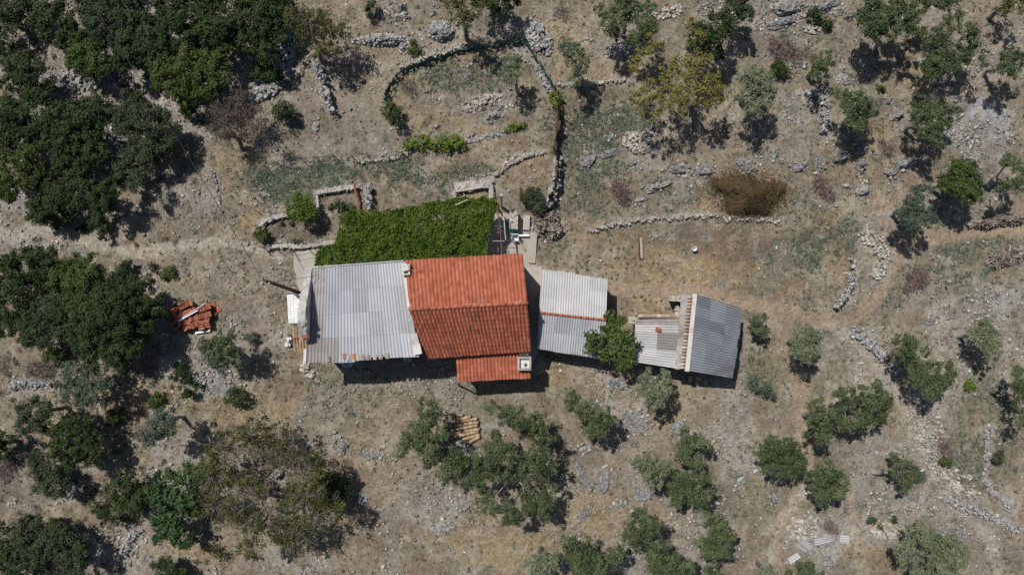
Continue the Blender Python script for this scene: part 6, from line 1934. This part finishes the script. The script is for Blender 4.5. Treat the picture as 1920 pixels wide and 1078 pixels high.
# ------------------------------------------------------------------ ground cover nobody could count
rs = np.random.RandomState(5)
HID = [np.array([P(px, py)[:2] for px, py in poly]) for poly in (
    [(578, 505), (757, 492), (980, 480), (995, 655), (995, 708), (858, 712), (855, 668), (578, 678)], [(1012, 512), (1138, 525), (1128, 668), (1008, 650)],
    [(1195, 596), (1275, 592), (1285, 555), (1388, 580), (1372, 705), (1192, 676)], [(552, 474), (592, 474), (592, 550), (560, 550)], [(940, 405), (1005, 405), (1005, 498), (940, 498)], [(986, 500), (1014, 500), (1014, 700), (990, 700)])]


def scatter(n_):
    p = np.column_stack([rs.uniform(-33.2, 33.2, n_), rs.uniform(-19, 19, n_)])
    k = np.ones(n_, bool)
    for h_ in HID: k &= ~in_poly(p[:, 0], p[:, 1], h_)
    return p[k]


def ground_z(x, y):
    return gz(x, y) + .10 * (fbm(x * 1.3, y * 1.3, 3, 70) - .5) + .07 * (fbm(x * 4.5, y * 4.5, 2, 80) - .5) - .01


# pebbles and small stones
p = scatter(190000)
_, gr, we, st = soil(p[:, 0], p[:, 1])
clus = sstep(.40, .72, fbm(p[:, 0] * .8, p[:, 1] * .8, 4, 111))
keep = rs.rand(len(p)) < np.clip(gr * .26 * (.25 + 1.6 * clus) * .8, 0, 1)
p = p[keep]; gr = gr[keep]
s_ = np.exp(rs.normal(size=len(p)) * .55) * .040 * (1 + .30 * np.clip(gr, 0, 2))
s_ = np.clip(s_, .022, .14)
ring = []
for (bx, by, ra, rb, an) in ROCKS:
    for k in range(int(10 + 40 * ra)):
        th = rs.uniform(0, 6.28); f_ = rs.uniform(.85, 1.5)
        u_, w_ = ra * f_ * math.cos(th), rb * f_ * math.sin(th)
        ring.append((bx + u_ * math.cos(an) - w_ * math.sin(an), by + u_ * math.sin(an) + w_ * math.cos(an)))
ring = np.array(ring)
p = np.concatenate([p, ring]); s_ = np.concatenate([s_, np.clip(np.exp(rs.normal(size=len(ring)) * .5) * .065, .03, .2)])
OCT = np.array([[1, 0, 0], [-1, 0, 0], [0, 1, 0], [0, -1, 0], [0, 0, 1], [0, 0, -1.]])
OF = np.array([[0, 2, 4], [2, 1, 4], [1, 3, 4], [3, 0, 4], [2, 0, 5], [1, 2, 5], [3, 1, 5], [0, 3, 5]])
n_ = len(p)
V = OCT[None] * rs.uniform(.55, 1.25, (n_, 6, 1)) + rs.normal(size=(n_, 6, 3)) * .22
V = V * (s_[:, None, None] * [1, 1, .7])
a = rs.uniform(0, 6.28, n_); ca_, sa_ = np.cos(a)[:, None], np.sin(a)[:, None]
V = np.stack([V[:, :, 0] * ca_ - V[:, :, 1] * sa_, V[:, :, 0] * sa_ + V[:, :, 1] * ca_, V[:, :, 2]], 2)
V += np.column_stack([p, ground_z(p[:, 0], p[:, 1]) + s_ * .25])[:, None, :]
F = (OF[None] + (np.arange(n_) * 6)[:, None, None]).reshape(-1, 3)
m = bpy.data.meshes.new('gravel')
m.vertices.add(n_ * 6); m.loops.add(F.size); m.polygons.add(len(F))
m.vertices.foreach_set('co', V.astype(np.float32).ravel())
m.loops.foreach_set('vertex_index', F.astype(np.int32).ravel())
m.polygons.foreach_set('loop_start', np.arange(0, F.size, 3, dtype=np.int32))
m.polygons.foreach_set('loop_total', np.full(len(F), 3, np.int32))
m.materials.append(M['pebble']); m.update(calc_edges=True)
tag(link('gravel', m), 'loose limestone pebbles and small stones strewn over the slope', 'gravel', kind='stuff')
print('pebbles', n_)

# bleached grass
p = scatter(230000)
_, gr, we, st = soil(p[:, 0], p[:, 1])
cl = sstep(.35, .7, fbm(p[:, 0] * 1.4, p[:, 1] * 1.4, 4, 121))
keep = rs.rand(len(p)) < np.clip(st * .42 * (.15 + 1.3 * cl), 0, 1)
p = p[keep]; st = st[keep]
n_ = len(p)
d = rs.normal(size=(n_, 3)) * [1, 1, .4]; d[:, 2] = np.abs(d[:, 2]) + .15; d /= np.linalg.norm(d, axis=1)[:, None]
side = np.cross(d, rs.normal(size=(n_, 3))); side /= (np.linalg.norm(side, axis=1)[:, None] + 1e-9)
b0 = np.column_stack([p, ground_z(p[:, 0], p[:, 1])])
ln = rs.uniform(.08, .24, n_)[:, None]; wd_ = rs.uniform(.010, .028, n_)[:, None]
V = np.stack([b0 - side * wd_, b0 + side * wd_, b0 + d * ln + side * wd_ * .3, b0 + d * ln - side * wd_ * .3], 1)
tint = np.clip(rs.rand(n_) * .6 + .4 * np.clip(st - .6, 0, 1) + .15 * rs.normal(size=n_), 0, 1)
tag(link('dry_grass', quads_mesh('dry_grass', V, LM['grass'], tint)), 'short bleached grass covering the open ground', 'grass', kind='stuff')
print('grass', n_)

# dry tufts and low cushions
for nm, lb, key_, n0, rad_, fac_ in (('dry_tufts', 'straw-coloured grass tufts dotted over the slope', 'grass', 2600, .17, 0), ('thistle_tufts', 'low olive-brown cushions of thyme dotted over the slope', 'purple', 1500, .13, 1), ('weed_clumps', 'small dark green weed clumps dotted over the slope', 'oakg', 900, .10, 2)):
    p = scatter(n0 * 3)
    _, gr, we, st = soil(p[:, 0], p[:, 1])
    cl = fbm(p[:, 0] * .5, p[:, 1] * .5, 3, 170 + fac_ * 7)
    p = p[rs.rand(len(p)) < np.clip((cl - .38) * 2.6, 0, 1) * np.clip(st, .05, 1)]
    k = 17; rr_ = rad_ * rs.uniform(.5, 1.5, len(p))
    q0 = np.repeat(p, k, 0); q1 = np.repeat(rr_, k)
    d = rs.normal(size=(len(q0), 3)); d[:, 2] = np.abs(d[:, 2]) * .8; d /= np.linalg.norm(d, axis=1)[:, None]
    pos_ = np.column_stack([q0, ground_z(q0[:, 0], q0[:, 1])]) + d * (q1 * rs.rand(len(q0)) ** .5)[:, None] * [1, 1, .7]
    tag(link(nm, quads_mesh(nm, leaf_quads(pos_, d + rs.normal(size=d.shape) * .6 + [0, 0, .3], .11, .032, rs), LM[key_], rs.rand(len(q0)))), lb, 'plants', kind='stuff')

# low garrigue between the oaks on the scrub side
p = scatter(5200)
px_ = p[:, 0] * PPM + 960; py_ = 539 - p[:, 1] * PPM
dn = sstep(560, 180, px_) * np.clip(.25 + (np.abs(py_ - 480) > 90) * .8, 0, 1) * sstep(.40, .62, fbm(p[:, 0] * .8, p[:, 1] * .8, 3, 191))
p = p[rs.rand(len(p)) < dn * .9]
for nm, key_, lo_, hi_, lb in (('garrigue', 'purple', 0, .45, 'grey-brown twiggy garrigue between the oaks on the scrub side'), ('scrub_cushions', 'oakg', .45, .75, 'dull green cushions of scrub between the oaks'), ('long_grass', 'grass', .75, 1.01, 'longer straw grass between the scrub oaks')):
    f_ = (np.arange(len(p)) * .6180339) % 1
    pq = p[(f_ >= lo_) & (f_ < hi_)]
    k = 60
    rr_ = np.exp(rs.normal(size=len(pq)) * .35) * .27
    q0 = np.repeat(pq, k, 0); q1 = np.repeat(rr_, k)
    d = rs.normal(size=(len(q0), 3)); d[:, 2] = np.abs(d[:, 2]) * .9; d /= np.linalg.norm(d, axis=1)[:, None]
    pos_ = np.column_stack([q0, ground_z(q0[:, 0], q0[:, 1])]) + d * (q1 * rs.rand(len(q0)) ** .5)[:, None] * [1, 1, .8]
    tag(link(nm, quads_mesh(nm, leaf_quads(pos_, d + rs.normal(size=d.shape) * .6, .13, .04, rs), LM[key_], rs.rand(len(q0)))), lb, 'plants', kind='stuff')

# grey-green weeds
p = scatter(150000)
_, gr, we, st = soil(p[:, 0], p[:, 1])
cl = sstep(.42, .58, fbm(p[:, 0] * 2.2, p[:, 1] * 2.2, 3, 131))
keep = rs.rand(len(p)) < np.clip((we - .08) * .34 * (.03 + 1.5 * np.clip(cl + .45 * (we > 1.2), 0, 1)), 0, 1)
p = p[keep]
k = 5
p = np.repeat(p, k, 0) + rs.normal(size=(len(p) * k, 2)) * .055
n_ = len(p)
pos_ = np.column_stack([p, ground_z(p[:, 0], p[:, 1]) + rs.uniform(.01, .12, n_)])
nr = rs.normal(size=(n_, 3)) * .6 + [0, 0, .8]
tag(link('low_weeds', quads_mesh('low_weeds', leaf_quads(pos_, nr, .09, .055, rs), LM['weed'], rs.rand(n_))), 'low grey-green weeds in patches on the old plots', 'weeds', kind='stuff')
print('weeds', n_, 'objects', len(bpy.data.objects), 'tris', sum(len(o.data.loops) - 2 * len(o.data.polygons) for o in bpy.data.objects if o.type == 'MESH'))
